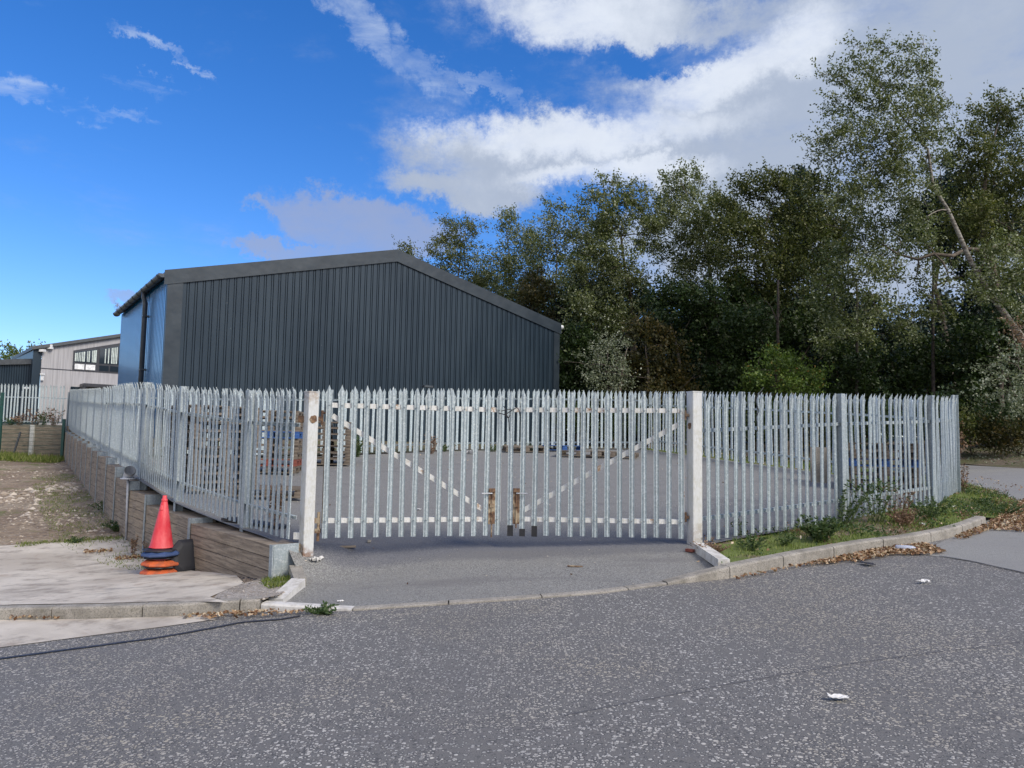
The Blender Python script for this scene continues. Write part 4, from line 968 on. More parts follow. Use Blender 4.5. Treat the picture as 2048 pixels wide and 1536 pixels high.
def tree(label, Y, foot, blobs, leaf='leaf_silver', L=.125, dens=1500, r0=.16, bark='bark', wind=(-.75, 0, .5), sil=.2, k=12, tw=.75, jy=1.2, group='trees of the woodland behind the yard', name='tree', cat='tree', path=None, twigs=True, tlo=.1, limbs=True):
    fx, fy = foot[0], Y+foot[1]; q = P(fx, 800, fy); z0 = zB(q[0], fy) if fy < 80 else 2.; base_ = np.array([q[0], fy, z0-.1])
    root = thing(name, label, cat, tuple(base_), 0, group); B = []
    for bb in blobs:
        px, py, r = bb[:3]; dd = bb[3] if len(bb) > 3 else 1.; yy = Y+random.uniform(-jy, jy); B.append((P(px, py, yy), r*yy/1500, dd))
    top = max(B, key=lambda t: t[0][2])[0]
    if path: tp = [P(a, b, Y+e) for a, b, e in path]; tp = [base_]+tp
    else: tp = curve(base_, top-np.array([0, 0, .3]), 9, .05)
    n = len(tp); mb = MB(); rr = [max(.018, r0*(1-.93*(i/(n-1))**.9)) for i in range(n)]; mb.tube(tp, rr, 8)
    if limbs:
        nodes = [(np.array(tp[i]), rr[i]) for i in range(n)]; cut = base_[2]+.25*(top[2]-base_[2]) if not path else -9
        dist0 = lambda c: min(np.linalg.norm(q_-c) for q_, _ in nodes[:n])
        for c, r, _ in sorted(B, key=lambda t: dist0(t[0])):
            ok = [t for t in nodes if t[0][2] < c[2]+(1.6 if path else .1) and t[0][2] > min(cut, c[2]-1)] or nodes[:2]
            q_, rq = min(ok, key=lambda t: np.linalg.norm(t[0]-c)*(1+.25*(t[1] < .02))); dl = np.linalg.norm(q_-c)
            rl = min(rq*.75, .016+.016*dl); pth = curve(q_, c, 5, .09, .05); rad_ = [max(.008, rl*(1-.6*j/5)) for j in range(6)]; mb.tube(pth, rad_, 6)
            nodes += [(np.array(pth[j]), rad_[j]) for j in (2, 3, 4, 5)]
            if twigs:
                for _ in range(max(3, int(5*r))):
                    e = c+rng.normal(size=3)*r*.6; mb.tube(curve(pth[random.choice((3, 4, 5))], e, 3, .1), [rl*.35, rl*.25, .009, .005], 4, cap=False)
    part('trunk', mb, bark, root, True)
    c, d, t = leaves_in(B, dens, L, wind, k, tw, sil, tlo); me = cloud_mesh('crown', c-base_, d, L*(.7+.6*rng.random(len(c))), L*.62*(.7+.6*rng.random(len(c))), t, leaf)
    link('crown', me, root); return root
G_ = 'trees of the woodland behind the yard'
tree('top of a small tree just showing over the ridge of the dark shed', 46, (845, 0), [(812, 508, 26), (838, 530, 24), (795, 506, 14), (835, 560, 30)], 'leaf_olive', dens=1100, sil=.25)
tree('grey green tree whose crown rises directly right of the shed roof, wind blown', 50, (925, 0), [(882, 478, 22), (868, 500, 18), (905, 460, 24), (925, 480, 34), (955, 466, 20), (900, 525, 38), (945, 540, 42), (915, 590, 50), (975, 560, 36), (893, 444, 12), (935, 440, 12), (965, 600, 50), (1000, 630, 50), (895, 550, 30)], 'leaf_olive', dens=1300, sil=.28)
tree('second silvery tree from the shed roof, slender crown', 47, (1035, 0), [(1022, 440, 18), (1010, 470, 32), (1045, 480, 38), (1000, 520, 42), (1055, 540, 48), (1030, 590, 50), (1070, 480, 24), (1000, 590, 40), (1010, 432, 10), (1060, 620, 60)], 'leaf_silver', dens=1400, sil=.25)
tree('silvery tree with sparse top standing over the right end of the shed roof', 43, (1130, 0), [(1125, 418, 17), (1110, 450, 32), (1160, 455, 38), (1100, 505, 46), (1155, 520, 50), (1190, 480, 35), (1120, 580, 60), (1170, 600, 55), (1130, 650, 60), (1100, 412, 11), (1170, 420, 12)], 'leaf_silver', dens=1500, sil=.22)
tree('golden brown conifer between the silvery trees beside the shed roof', 41, (1070, 0), [(1066, 548, 18), (1062, 575, 30), (1072, 610, 44), (1060, 650, 50), (1085, 690, 55), (1100, 720, 45)], 'leaf_brown', L=.15, dens=1900, sil=.03, wind=(0, 0, .6), tw=.4)
tree('tall silvery tree with two pointed tops behind the yard', 38, (1262, 0), [(1225, 362, 17), (1215, 390, 32), (1255, 400, 32), (1290, 375, 14), (1290, 410, 36), (1200, 430, 36), (1245, 450, 55), (1295, 470, 45), (1190, 500, 45), (1240, 530, 60), (1160, 560, 40), (1200, 590, 60), (1270, 590, 45), (1190, 650, 55), (1150, 620, 45), (1240, 650, 50), (1175, 400, 12), (1160, 480, 25), (1310, 440, 22), (1205, 352, 9)], 'leaf_silver', dens=1650, sil=.2, r0=.22, tw=.8, k=16)
tree('silvery tree with bright feathery top in the middle of the woodland edge', 38.5, (1420, 0), [(1355, 345, 22), (1385, 365, 25), (1345, 380, 30), (1375, 400, 42), (1425, 395, 30), (1335, 440, 38), (1390, 450, 55), (1440, 440, 40), (1350, 500, 50), (1410, 520, 60), (1450, 490, 40), (1380, 570, 50), (1325, 400, 16)], 'leaf_silver', dens=1650, sil=.26, r0=.2, tw=.85, k=16, path=[(1440, 700, 0), (1425, 590, 0), (1415, 500, 0), (1395, 440, 0), (1365, 370, 0)])
tree('dark pine with needle tufts showing above the broad dark crown', 40, (1605, 0), [(1605, 350, 16), (1580, 362, 15), (1630, 360, 16), (1600, 390, 38), (1605, 450, 55), (1600, 520, 60)], 'leaf_pine', L=.2, dens=1300, sil=.0, wind=(0, 0, .9), tw=.5, k=16)
tree('broad dark green tree with a dome shaped crown in the middle of the woodland', 35, (1560, 0), [(1480, 385, 28), (1515, 370, 32), (1560, 370, 34), (1610, 372, 34), (1655, 372, 30), (1695, 400, 35), (1480, 430, 48), (1540, 430, 58), (1610, 430, 58), (1670, 440, 50), (1715, 440, 26), (1470, 490, 50), (1540, 500, 62), (1620, 500, 62), (1690, 490, 40), (1490, 560, 60), (1570, 570, 66), (1650, 560, 60), (1450, 410, 20), (1555, 345, 12), (1520, 348, 10)], 'leaf_olive', L=.13, dens=1700, sil=.10, tlo=-.05, r0=.26, path=[(1575, 760, 0), (1560, 640, 0), (1545, 580, 0), (1520, 500, 0), (1540, 420, 0)])
poplar_path = [(2120, 840, 0), (2095, 740, 0), (2055, 690, 0), (2018, 640, 0), (1978, 585, 0), (1940, 520, 0), (1917, 467, 0), (1896, 420, 0), (1866, 372, 0), (1856, 300, 0), (1819, 252, 0), (1777, 200, 0), (1740, 130, 0)]
tree('tallest tree, a leaning pale barked poplar with a sparse wind blown crown at the right', 27, (2130, 0), [(1712, 88, 10), (1725, 100, 17), (1755, 84, 12), (1765, 105, 18), (1815, 92, 16), (1845, 85, 15), (1820, 125, 30), (1850, 125, 20), (1705, 130, 16), (1740, 150, 30), (1790, 165, 34), (1690, 165, 24), (1665, 150, 14), (1640, 150, 9), (1845, 175, 32), (1875, 165, 18), (1700, 205, 34), (1755, 215, 40), (1810, 225, 42), (1865, 225, 34), (1895, 205, 12), (1670, 200, 16), (1680, 250, 26), (1725, 265, 36), (1780, 280, 42), (1840, 280, 40), (1890, 270, 24), (1700, 235, 20), (1650, 275, 14), (1625, 280, 10), (1660, 290, 18), (1700, 295, 26), (1640, 325, 14), (1670, 315, 20), (1730, 320, 30), (1790, 335, 40), (1850, 340, 30), (1760, 365, 30), (1740, 350, 22), (1900, 320, 20), (1870, 380, 24), (1780, 395, 26), (1640, 400, 14), (1660, 420, 18), (1700, 380, 26), (1730, 410, 28), (1830, 400, 30), (1850, 440, 26), (1800, 300, 36), (1820, 360, 30)], 'leaf_silver', L=.095, dens=2600, sil=.20, r0=.165, bark='bark_pale', wind=(-.8, 0, .4), jy=.9, path=poplar_path, k=18, tw=.9)
tree('bushy olive tree behind the leaning poplar at the right edge', 32, (2010, 0), [(2000, 178, 10), (1985, 205, 16), (2010, 215, 24), (1950, 225, 14), (2040, 220, 24), (1975, 250, 30), (2025, 260, 40), (1940, 270, 20), (1925, 300, 30), (1980, 310, 48), (2045, 320, 55), (1930, 350, 45), (1990, 380, 58), (2050, 400, 55), (1920, 410, 48), (1970, 440, 58), (2040, 470, 60), (1900, 470, 40), (2090, 350, 60), (1960, 500, 50)], 'leaf_olive', L=.12, dens=1700, sil=.14, r0=.3, path=[(2010, 700, 0), (1990, 560, 0), (1960, 440, 0), (1975, 330, 0), (2000, 230, 0)])
tree('dark pine crown behind the leaning poplar trunk', 36, (1930, 0), [(1870, 420, 40), (1900, 380, 36), (1850, 460, 40), (1910, 450, 50), (1960, 420, 50), (1880, 330, 18), (2000, 480, 55), (1900, 505, 34), (1960, 545, 34)], 'leaf_pine', L=.2, dens=1300, sil=0, wind=(0, 0, .5), k=16, r0=.22)
tree('grey green tree with a long pale limb reaching left over the fence corner', 28.5, (2110, 0), [(1770, 440, 36), (1810, 415, 28), (1740, 470, 40), (1800, 480, 48), (1690, 500, 36), (1740, 530, 46), (1850, 490, 40), (1790, 540, 30), (1700, 570, 44), (1660, 610, 42), (1745, 590, 30), (1690, 640, 46), (1640, 560, 30), (1900, 520, 26), (1860, 545, 20), (1730, 665, 42), (1780, 665, 32, .7), (1830, 670, 30, .6), (1655, 680, 34), (1950, 560, 26), (1800, 605, 34, .55), (1860, 600, 34, .5), (1760, 630, 34, .7), (1830, 635, 34, .6), (1890, 640, 34, .6), (1900, 575, 30, .6), (1830, 560, 30, .5)], 'leaf_silver', L=.11, dens=1600, sil=.17, r0=.15, bark='bark', path=[(2150, 600, 0), (2080, 530, 0), (2010, 488, 0), (1975, 502, 0), (1935, 498, .3), (1905, 512, 0), (1868, 508, -.3), (1835, 519, 0), (1795, 508, .2), (1768, 490, 0), (1725, 468, 0), (1650, 448, 0)])
tree('silvery foliage of a tree low on the right edge beside the poplar trunk', 26, (2140, 0), [(1990, 500, 34), (2035, 490, 44), (1985, 545, 36), (2030, 560, 50), (2070, 540, 60), (1965, 590, 22), (2010, 605, 26), (2060, 620, 44), (2000, 570, 40)], 'leaf_silver', L=.10, dens=1600, sil=.26, r0=.14)
tree('mauve tinted bush hanging into the picture at the right edge', 25, (2110, 0), [(2045, 660, 26), (2025, 650, 14), (2060, 690, 30)], 'weed_dry', L=.08, dens=1700, sil=.1, r0=.05)
tree('low branch of silver leaves over the side road at the right edge', 23, (2120, 0), [(1975, 738, 13), (2000, 722, 20), (2035, 712, 26), (1985, 760, 20), (2015, 750, 32), (2050, 745, 36), (2000, 785, 22), (2030, 790, 30), (2055, 800, 30), (2040, 815, 14)], 'leaf_white', L=.085, dens=1500, sil=.25, r0=.08, wind=(-.6, 0, -.1), jy=.5)
# darker under-storey
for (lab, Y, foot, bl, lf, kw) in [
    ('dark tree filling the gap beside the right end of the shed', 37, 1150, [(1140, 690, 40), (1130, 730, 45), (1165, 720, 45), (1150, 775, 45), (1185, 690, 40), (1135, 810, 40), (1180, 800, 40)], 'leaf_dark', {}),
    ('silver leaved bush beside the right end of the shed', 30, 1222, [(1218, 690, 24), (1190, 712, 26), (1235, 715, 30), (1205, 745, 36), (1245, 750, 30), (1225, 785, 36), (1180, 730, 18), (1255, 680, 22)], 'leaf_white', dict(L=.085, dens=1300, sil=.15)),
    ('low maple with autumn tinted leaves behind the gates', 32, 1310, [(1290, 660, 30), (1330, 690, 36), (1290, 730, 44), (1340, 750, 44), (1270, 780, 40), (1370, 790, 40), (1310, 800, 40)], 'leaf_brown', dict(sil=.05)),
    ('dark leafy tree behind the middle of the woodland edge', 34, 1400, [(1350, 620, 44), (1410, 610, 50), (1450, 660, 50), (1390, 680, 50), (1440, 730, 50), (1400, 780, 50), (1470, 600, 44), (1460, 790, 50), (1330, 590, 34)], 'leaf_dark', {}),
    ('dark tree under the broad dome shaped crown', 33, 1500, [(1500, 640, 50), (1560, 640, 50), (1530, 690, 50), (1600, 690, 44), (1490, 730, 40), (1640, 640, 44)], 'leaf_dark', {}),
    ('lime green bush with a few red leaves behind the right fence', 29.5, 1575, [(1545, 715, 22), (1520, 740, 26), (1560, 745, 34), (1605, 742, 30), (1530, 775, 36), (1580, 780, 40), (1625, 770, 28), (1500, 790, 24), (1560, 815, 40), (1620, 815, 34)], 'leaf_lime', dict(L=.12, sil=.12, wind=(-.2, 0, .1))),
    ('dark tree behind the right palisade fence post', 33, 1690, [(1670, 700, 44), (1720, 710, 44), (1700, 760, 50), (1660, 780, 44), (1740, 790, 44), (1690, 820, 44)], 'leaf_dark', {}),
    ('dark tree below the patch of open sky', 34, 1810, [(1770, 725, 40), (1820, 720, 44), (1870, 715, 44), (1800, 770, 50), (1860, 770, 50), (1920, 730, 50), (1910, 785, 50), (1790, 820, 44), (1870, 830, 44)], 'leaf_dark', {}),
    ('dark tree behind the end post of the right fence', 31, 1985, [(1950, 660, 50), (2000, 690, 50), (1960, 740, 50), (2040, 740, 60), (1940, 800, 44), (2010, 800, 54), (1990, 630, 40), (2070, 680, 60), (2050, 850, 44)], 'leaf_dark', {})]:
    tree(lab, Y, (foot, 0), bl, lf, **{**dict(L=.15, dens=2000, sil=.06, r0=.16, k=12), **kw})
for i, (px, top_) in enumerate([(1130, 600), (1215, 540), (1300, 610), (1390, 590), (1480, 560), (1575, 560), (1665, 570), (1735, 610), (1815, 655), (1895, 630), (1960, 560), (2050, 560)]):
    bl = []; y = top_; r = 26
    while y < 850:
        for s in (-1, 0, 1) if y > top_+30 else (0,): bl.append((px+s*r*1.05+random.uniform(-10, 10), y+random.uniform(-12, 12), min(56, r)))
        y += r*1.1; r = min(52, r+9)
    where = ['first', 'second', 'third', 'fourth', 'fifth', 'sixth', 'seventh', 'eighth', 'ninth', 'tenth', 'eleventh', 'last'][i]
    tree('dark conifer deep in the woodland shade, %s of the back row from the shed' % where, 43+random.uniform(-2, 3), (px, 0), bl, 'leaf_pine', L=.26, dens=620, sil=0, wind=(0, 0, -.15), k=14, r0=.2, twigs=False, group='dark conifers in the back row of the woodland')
# undergrowth along the woodland edge
for i, (px, py, r, Y, lf, lab) in enumerate([
    (1140, 830, 34, 27.5, 'leaf_dark', 'dark green shrub at the corner of the shed'), (1215, 850, 34, 27.5, 'leaf_dark', 'dark shrub behind the back fence corner'), (1290, 850, 34, 27, 'leaf_dark', 'dark shrub behind the back fence, left of the right gate post'),
    (1370, 855, 36, 26.5, 'leaf_olive', 'olive shrub behind the right gate post'), (1450, 850, 36, 25.5, 'leaf_dark', 'dark shrub behind the right fence, near the gate post'), (1535, 855, 40, 24.5, 'leaf_dark', 'dark shrub behind the dangling cord'),
    (1620, 850, 42, 23.5, 'leaf_brown', 'brownish shrub behind the right fence bay'), (1700, 850, 46, 23.5, 'leaf_dark', 'dark shrub behind the middle post of the right fence'), (1780, 845, 46, 23.5, 'leaf_dark', 'dark shrub behind the blue pallet stack'), (1860, 840, 48, 24, 'leaf_dark', 'dark shrub behind the end of the right fence'),
    (1940, 850, 40, 28.5, 'leaf_olive', 'green shrub right of the end of the right fence'), (1985, 868, 34, 27.8, 'leaf_brown', 'rusty brown bracken beside the side road'), (2030, 875, 36, 27, 'leaf_brown', 'tall orange brown bracken at the right edge'), (2000, 835, 38, 28.2, 'leaf_dark', 'dark bramble above the bracken'), (1920, 885, 20, 27.6, 'weed_dry', 'dry brown weeds at the far edge of the side road')]):
    xs_ = [(px+random.uniform(-.6, .6)*r, py+random.uniform(-.3, .5)*r, r*random.uniform(.55, .8)) for _ in range(5)]
    tree(lab, Y, (px, 0), xs_, lf, L=.11, dens=1300, sil=.08, r0=.03, name='shrub', cat='shrub', group='undergrowth along the woodland edge', jy=.5, twigs=False, wind=(-.1, 0, .5))
for i, (px, lab) in enumerate([(20, 'small distant tree behind the low dark wing, left'), (58, 'small distant tree beside the grey office roof')]):
    tree(lab, 72, (px, 0), [(px-18, 716, 12), (px, 706, 15), (px+14, 713, 13), (px-8, 725, 18), (px+16, 728, 16), (px+20*i, 694, 9)], ['leaf_lime', 'leaf_olive'][i], L=.22, dens=380, sil=.2, r0=.15, group='distant trees at the left')
# bare trunks glimpsed between the crowns
for i, (px, y0, Y, lab) in enumerate([(1713, 560, 31.5, 'straight thin trunk in the shade behind the right fence'), (1866, 500, 31, 'reddish pine trunk in the shade below the patch of sky'), (1556, 560, 31, 'dark forked trunk above the lime green bush')]):
    b0 = P(px+random.uniform(-6, 6), 900, Y); b0[2] = zB(b0[0], b0[1])-.1; b1 = P(px, y0, Y); r = thing('tree', lab, 'tree', tuple(b0), 0, 'bare trunks in the woodland')
    mb = MB().tube(curve(b0, b1, 8, .02), [.085-.005*j for j in range(9)], 8)
    for _ in range(2):
        t = random.uniform(.7, 1); s = b0+(b1-b0)*t; mb.tube(curve(s, s+np.array([random.uniform(-1.2, 1.2), .3, random.uniform(.3, 1.2)]), 4, .1), [.04, .03, .02, .012, .007], 5)
    part('trunk', mb, 'bark_dark', r, True)

# ------------------------------------------------------------------ weeds, grass, litter
def scatter(poly, n, zf, mask=None):
    xs = [p[0] for p in poly]; ys = [p[1] for p in poly]; out = []
    while len(out) < n:
        x, y = random.uniform(min(xs), max(xs)), random.uniform(min(ys), max(ys))
        if inpoly(x, y, poly) and (mask is None or random.random() < mask(x, y)): out.append((x, y, zf(x, y)))
    return np.array(out)
from mathutils import noise as mnoise
def nz(x, y, s, o=0): return .5+.5*mnoise.noise(Vector((x*s+o, y*s-o, o*1.7)))
def blades(name, P_, h, w, m, lay=.45, tl=0.):
    n = len(P_); d = rng.normal(size=(n, 3))*lay; d[:, 2] = 1; hh = h*(.45+.8*rng.random(n)); dn = d/np.linalg.norm(d, axis=1)[:, None]
    c = P_+dn*hh[:, None]*.45; me = cloud_mesh(name, c, d, hh, w, rng.random(n)*.9+tl, m); return link(name, me)
gmask = lambda x, y: max(0, min(1, (nz(x, y, 1.1, 3.)-.34)*5))*(1 if x > 3.3 else .45)
vpoly = [p for p in verge]
near = scatter(vpoly, 15000, zG, lambda x, y: gmask(x, y)*(1 if y < 16 else .3))
tag(blades('grass', near, .075, .010, 'grass_blade'), kind='stuff')
gc = scatter(verge, 9000, lambda x, y: zG(x, y)+random.random()**2*.10, lambda x, y: max(0, min(1, (nz(x, y, 1.7, 5.)-.48)*6))*(1 if y < 15 else .3))
tag(blades('ground_cover', gc, .045, .022, 'weed_green', 1.2), kind='stuff')
gc = scatter(verge, 2600, lambda x, y: zG(x, y)+random.random()**2*.12, lambda x, y: max(0, min(1, (nz(x, y, 2.1, 15.)-.55)*6))*(1 if y < 15 else .2))
tag(blades('ground_cover', gc, .04, .018, 'weed_dry', 1.0), kind='stuff')
lotp = [(a, b) for a, b in [hit(*q, zL) for q in [(120, 1110), (280, 1105), (240, 1060), (200, 1000), (150, 930), (0, 930), (0, 1085)]]]
gp = scatter([(a, b) for a, b, *_ in [wallP[1], wallP[3], wallP[6], wallP[10]]]+[(-15.6, 24.6), (-11.6, 18.6), (-8.3, 13.8), (-5.4, 10.9)], 3500, zL, lambda x, y: gmask(x, y))
gq = scatter([(-24, 31), (-24, 33.1), (-19.5, 33.1), (-18.3, 30.5)], 3500, zL)
gr1 = scatter([hit(*q, zL) for q in [(520, 1168), (545, 1150), (590, 1146), (583, 1172), (540, 1180)]], 900, zL, lambda x, y: gmask(x*3, y*3))
gl_ = scatter([hit(*q, zL) for q in [(30, 1096), (150, 1089), (280, 1078), (283, 1070), (150, 1080), (30, 1088)]], 900, zL, lambda x, y: gmask(x*2, y*2))
tag(blades('grass', np.concatenate([gp, gr1, gl_]), .07, .010, 'grass_blade', .7), kind='stuff')
tag(blades('grass', gq, .28, .03, 'grass_blade', .5, .1), kind='stuff')
def rubble(name, P_, s, m='stone_bits', tl=0):
    n = len(P_); O = np.array([[1, 0, 0], [-1, 0, 0], [0, 1, 0], [0, -1, 0], [0, 0, 1], [0, 0, -1.]])
    Fc = np.array([[0, 2, 4], [2, 1, 4], [1, 3, 4], [3, 0, 4], [2, 0, 5], [1, 2, 5], [3, 1, 5], [0, 3, 5]]); S = s*(.3+1.2*rng.random(n)**3)
    V = P_[:, None]+(O[None]*(.6+.8*rng.random((n, 6, 1)))+rng.normal(size=(n, 6, 3))*.15)*S[:, None, None]*np.array([1, 1, .45])
    idx = (Fc[None]+(np.arange(n)*6)[:, None, None]).reshape(-1, 3); me = bpy.data.meshes.new(name); me.from_pydata(V.reshape(-1, 3).tolist(), [], idx.tolist())
    a = me.attributes.new('tone', 'FLOAT', 'FACE'); a.data.foreach_set('value', np.repeat(np.clip(rng.random(n)+tl, 0, 1), 8).astype(np.float32)); me.materials.append(MATS[m]); return link(name, me)
lotfull = [(-28, 33)]+[p[:2] for p in wallP[::-1][:-1]]+[hit(*q, zL) for q in [(250, 1076), (160, 1084), (0, 1093), (-300, 1110)]]
rk = scatter(lotfull, 5200, zL, lambda x, y: (.12+.88*max(0, min(1, (nz(x, y, .55, 9.)-.5)*6)))*(1 if y < 22 else .35))
tag(rubble('rubble', rk, .045), kind='stuff')
rk = scatter([hit(*q, zL) for q in [(0, 985), (150, 965), (165, 985), (0, 1005)]], 260, zL); tag(rubble('rubble', rk, .10, tl=.05), kind='stuff')
rk = scatter([hit(*q, zL) for q in [(60, 1035), (85, 985), (75, 985), (42, 1035)]], 90, zL); tag(rubble('rubble', rk, .07, tl=.2), kind='stuff')
rk = scatter([hit(*q, zL) for q in [(470, 1150), (535, 1150), (505, 1172), (480, 1178)]], 120, zL); tag(rubble('rubble', rk, .022, 'cone_black'), kind='stuff')
rk = scatter(gravp, 2600, zL); tag(rubble('rubble', rk, .016, tl=.3), kind='stuff')
# yard grit
rk = scatter([p[:2] for p in yardpoly], 700, zY, lambda x, y: 1 if y < 14 else .4); tag(rubble('rubble', rk, .011, tl=.5), kind='stuff')
def litter(name, P_, s, m='dead_leaf', up=.35):
    n = len(P_); d = rng.normal(size=(n, 3)); d[:, 2] *= up; c = P_+np.array([0, 0, .012])+np.array([0, 0, 1])*rng.random((n, 1))*.02
    me = cloud_mesh(name, c, d, s*(.5+rng.random(n)), s*.6*(.5+rng.random(n)), rng.random(n), m); return link(name, me)
zS = lambda x, y: zR(x, y)+.01
LT = []
for pxp, n in [([(1700, 1128), (1740, 1104), (1800, 1096), (1850, 1090), (1893, 1108), (1850, 1112), (1790, 1112)], 1500), ([(1595, 1135), (1700, 1113), (1745, 1104), (1740, 1116), (1650, 1132)], 520), ([(1905, 1078), (1975, 1050), (2020, 1012), (2048, 1000), (2110, 990), (2110, 1060), (2048, 1066), (1980, 1062), (1930, 1080)], 5200),
               ([(20, 1243), (120, 1243), (110, 1236), (20, 1238)], 60), ([(350, 1236), (520, 1226), (620, 1228), (560, 1234), (420, 1242)], 200), ([(1465, 1160), (1600, 1132), (1600, 1136), (1470, 1164)], 60), ([(1940, 965), (2048, 985), (2048, 975), (1960, 955)], 60)]:
    LT.append(scatter([hit(*q, zR) for q in pxp], n, zS))
tag(litter('leaf_litter', np.concatenate(LT), .045), kind='stuff')
LT = scatter(verge, 420, zG); LT[:, 2] += .03; tag(litter('leaf_litter', LT, .05, up=.8), kind='stuff')
LT = scatter([hit(*q, zB) for q in [(1930, 925), (2048, 932), (2048, 905), (1925, 900)]], 300, zB); LT[:, 2] += .03; tag(litter('leaf_litter', LT, .08, 'leaf_white'), kind='stuff')
LT = scatter([p[:2] for p in yardpoly], 120, zY, lambda x, y: 1 if y > 14 else .3); tag(litter('leaf_litter', LT, .04), kind='stuff')

def weed(label, x, y, zf, h, spread, nst, m='weed_green', L=.035, n=14, lean=(0, 0), cat='weed', stemm='bark', group=None):
    z = zf(x, y); r = thing('weed', label, cat, (x, y, z), 0, group); mb = MB(); cs = []; ds = []; mb.v = []
    for k in range(nst):
        a = random.uniform(0, 2*pi); q = random.random()**.6*spread; hh = h*random.uniform(.55, 1.1); b0 = np.array([x+math.cos(a)*q*.25, y+math.sin(a)*q*.25, z-.01])
        e = b0+np.array([math.cos(a)*q+lean[0], math.sin(a)*q*.8+lean[1], hh]); pth = curve(b0, e, 5, .08, .05)
        mb.tube(pth, [.005, .0045, .004, .003, .0025, .002], 5, cap=False)
        for _ in range(n):
            t = random.random()**.7; i = min(4, int(t*5)); f = t*5-i; c = pth[i]*(1-f)+pth[i+1]*f; dd = rng.normal(size=3); dd[2] = abs(dd[2])*.5+.1; dd /= np.linalg.norm(dd); cs.append(c+dd*L*.6); ds.append(dd)
    part('stem', mb, stemm, r); cs = np.array(cs); n_ = len(cs)
    me = cloud_mesh('leaf', cs-np.array([x, y, z]), np.array(ds), L*(.6+.9*rng.random(n_)), L*.5*(.6+.9*rng.random(n_)), rng.random(n_)*.9, m); o = link('foliage', me, r); return r
def wpx(px, py, zf, *a, **k):
    x, y = hit(px, py, zf); return a, k, x, y
def wd(label, px, py, zf, h, sp_, nst, **k): x, y = hit(px, py, zf); return weed(label, x, y, zf, h, sp_, nst, **k)
mat('stem_green', plain((.09, .12, .04), .7)); mat('stem_brown', plain((.17, .10, .065), .8))
gw = 'weeds on the grass verge'
wd('bushy dark green nettle clump on the verge left of the middle fence post', 1640, 1082, zG, .28, .27, 40, L=.045, n=34, stemm='stem_green', group=gw)
wd('tall straggly weed leaning over the fence right of the nettle clump', 1690, 1052, zG, .62, .32, 16, L=.05, n=30, lean=(.32, 0), stemm='stem_green', group=gw)
wd('tall green weed through the foot of the fence behind the nettle clump', 1755, 1045, zG, .60, .28, 14, L=.045, n=24, lean=(.1, 0), stemm='stem_green', group=gw)
wd('tall weed with dry cream seed heads in front of the pallet stack', 1795, 1046, zG, .52, .24, 12, m='weed_dry', L=.035, n=22, lean=(.05, 0), stemm='stem_brown', group=gw)
wd('brown dried bush low on the verge', 1815, 1052, zG, .24, .25, 30, m='weed_dry', L=.03, n=20, stemm='stem_brown', group=gw)
wd('leafy green weed right of the dried brown bush', 1855, 1038, zG, .30, .28, 26, L=.04, n=26, stemm='stem_green', group=gw)
wd('small green weed on the verge near the right gate post', 1500, 1100, zG, .16, .2, 18, L=.035, n=18, stemm='stem_green', group=gw)
wd('thin weed climbing the first bay of the right fence', 1485, 1075, zG, .34, .12, 6, L=.035, n=12, stemm='stem_green', group=gw)
wd('small weed at the fence foot left of the nettle clump', 1570, 1090, zG, .16, .14, 12, L=.035, n=14, stemm='stem_green', group=gw)
wd('dry straw tuft beside the foot of the right gate post', 1425, 1104, zG, .10, .22, 40, m='weed_dry', L=.03, n=6, stemm='stem_brown', group=gw)
wd('dead brown stalks at the end post of the right fence', 1926, 985, zG, .62, .16, 10, m='weed_dry', L=.045, n=26, stemm='stem_brown', group=gw)
wd('wispy green weed at the kerb bend beside the leaf litter', 2005, 1030, zG, .24, .40, 26, L=.035, n=24, stemm='stem_green', group=gw)
wd('low spreading weed on the verge near the side road', 1965, 1010, zG, .12, .26, 18, L=.04, n=18, stemm='stem_green', group=gw)
wd('small weed growing through the kerb joint on the right', 1903, 1072, zR, .17, .06, 6, L=.03, n=12, stemm='stem_green', group=gw)
wd('dandelion rosette growing from the joint at the white kerb', 645, 1226, zR, .06, .17, 26, m='weed_green', L=.04, n=12, stemm='stem_green')
wd('reddish brown dock stalk against the timber wall behind the cones', 268, 1112, zL, .34, .07, 5, m='weed_dry', L=.04, n=26, stemm='stem_brown')
wd('faded brown weed between the dock stalk and the cones', 292, 1112, zL, .28, .08, 5, m='weed_dry', L=.035, n=18, stemm='stem_brown')
wd('small green weed at the foot of the timber wall', 215, 1022, zL, .22, .3, 22, L=.05, n=20, stemm='stem_green')
wd('low green weed beside the timber wall above the concrete', 238, 1062, zL, .18, .3, 22, L=.05, n=20, stemm='stem_green')
wd('green weed at the concrete edge', 152, 1086, zL, .10, .16, 14, L=.035, n=14, stemm='stem_green')
gb = 'weeds inside the yard'
wd('leafy green weed at the back fence beside the pallet stack', 716, 914, zY, .55, .16, 16, L=.06, n=30, stemm='stem_green', group=gb)
wd('brown dead weed at the back fence', 862, 908, zY, .55, .25, 12, m='weed_dry', L=.06, n=20, stemm='stem_brown', group=gb)
wd('dead brown stalk inside the fence left of the left gate post', 548, 1058, zY, .55, .05, 6, m='weed_dry', L=.045, n=40, stemm='stem_brown', group=gb)
wd('thin brown stalk on the yard just left of the left gate post', 557, 1040, zY, .5, .05, 5, m='weed_dry', L=.045, n=36, stemm='stem_brown', group=gb)
for i, (a, b) in enumerate([(890, 903), (1060, 900), (985, 903)]): wd(['green tuft at the foot of the back fence', 'pale weed tuft at the back fence behind the brown pallet', 'small weed tuft at the back fence beside the white scrap'][i], a, b, zY, .2, .3, 12, L=.05, n=14, stemm='stem_green', group=gb)
ft = 'weeds on top of the far timber wall'
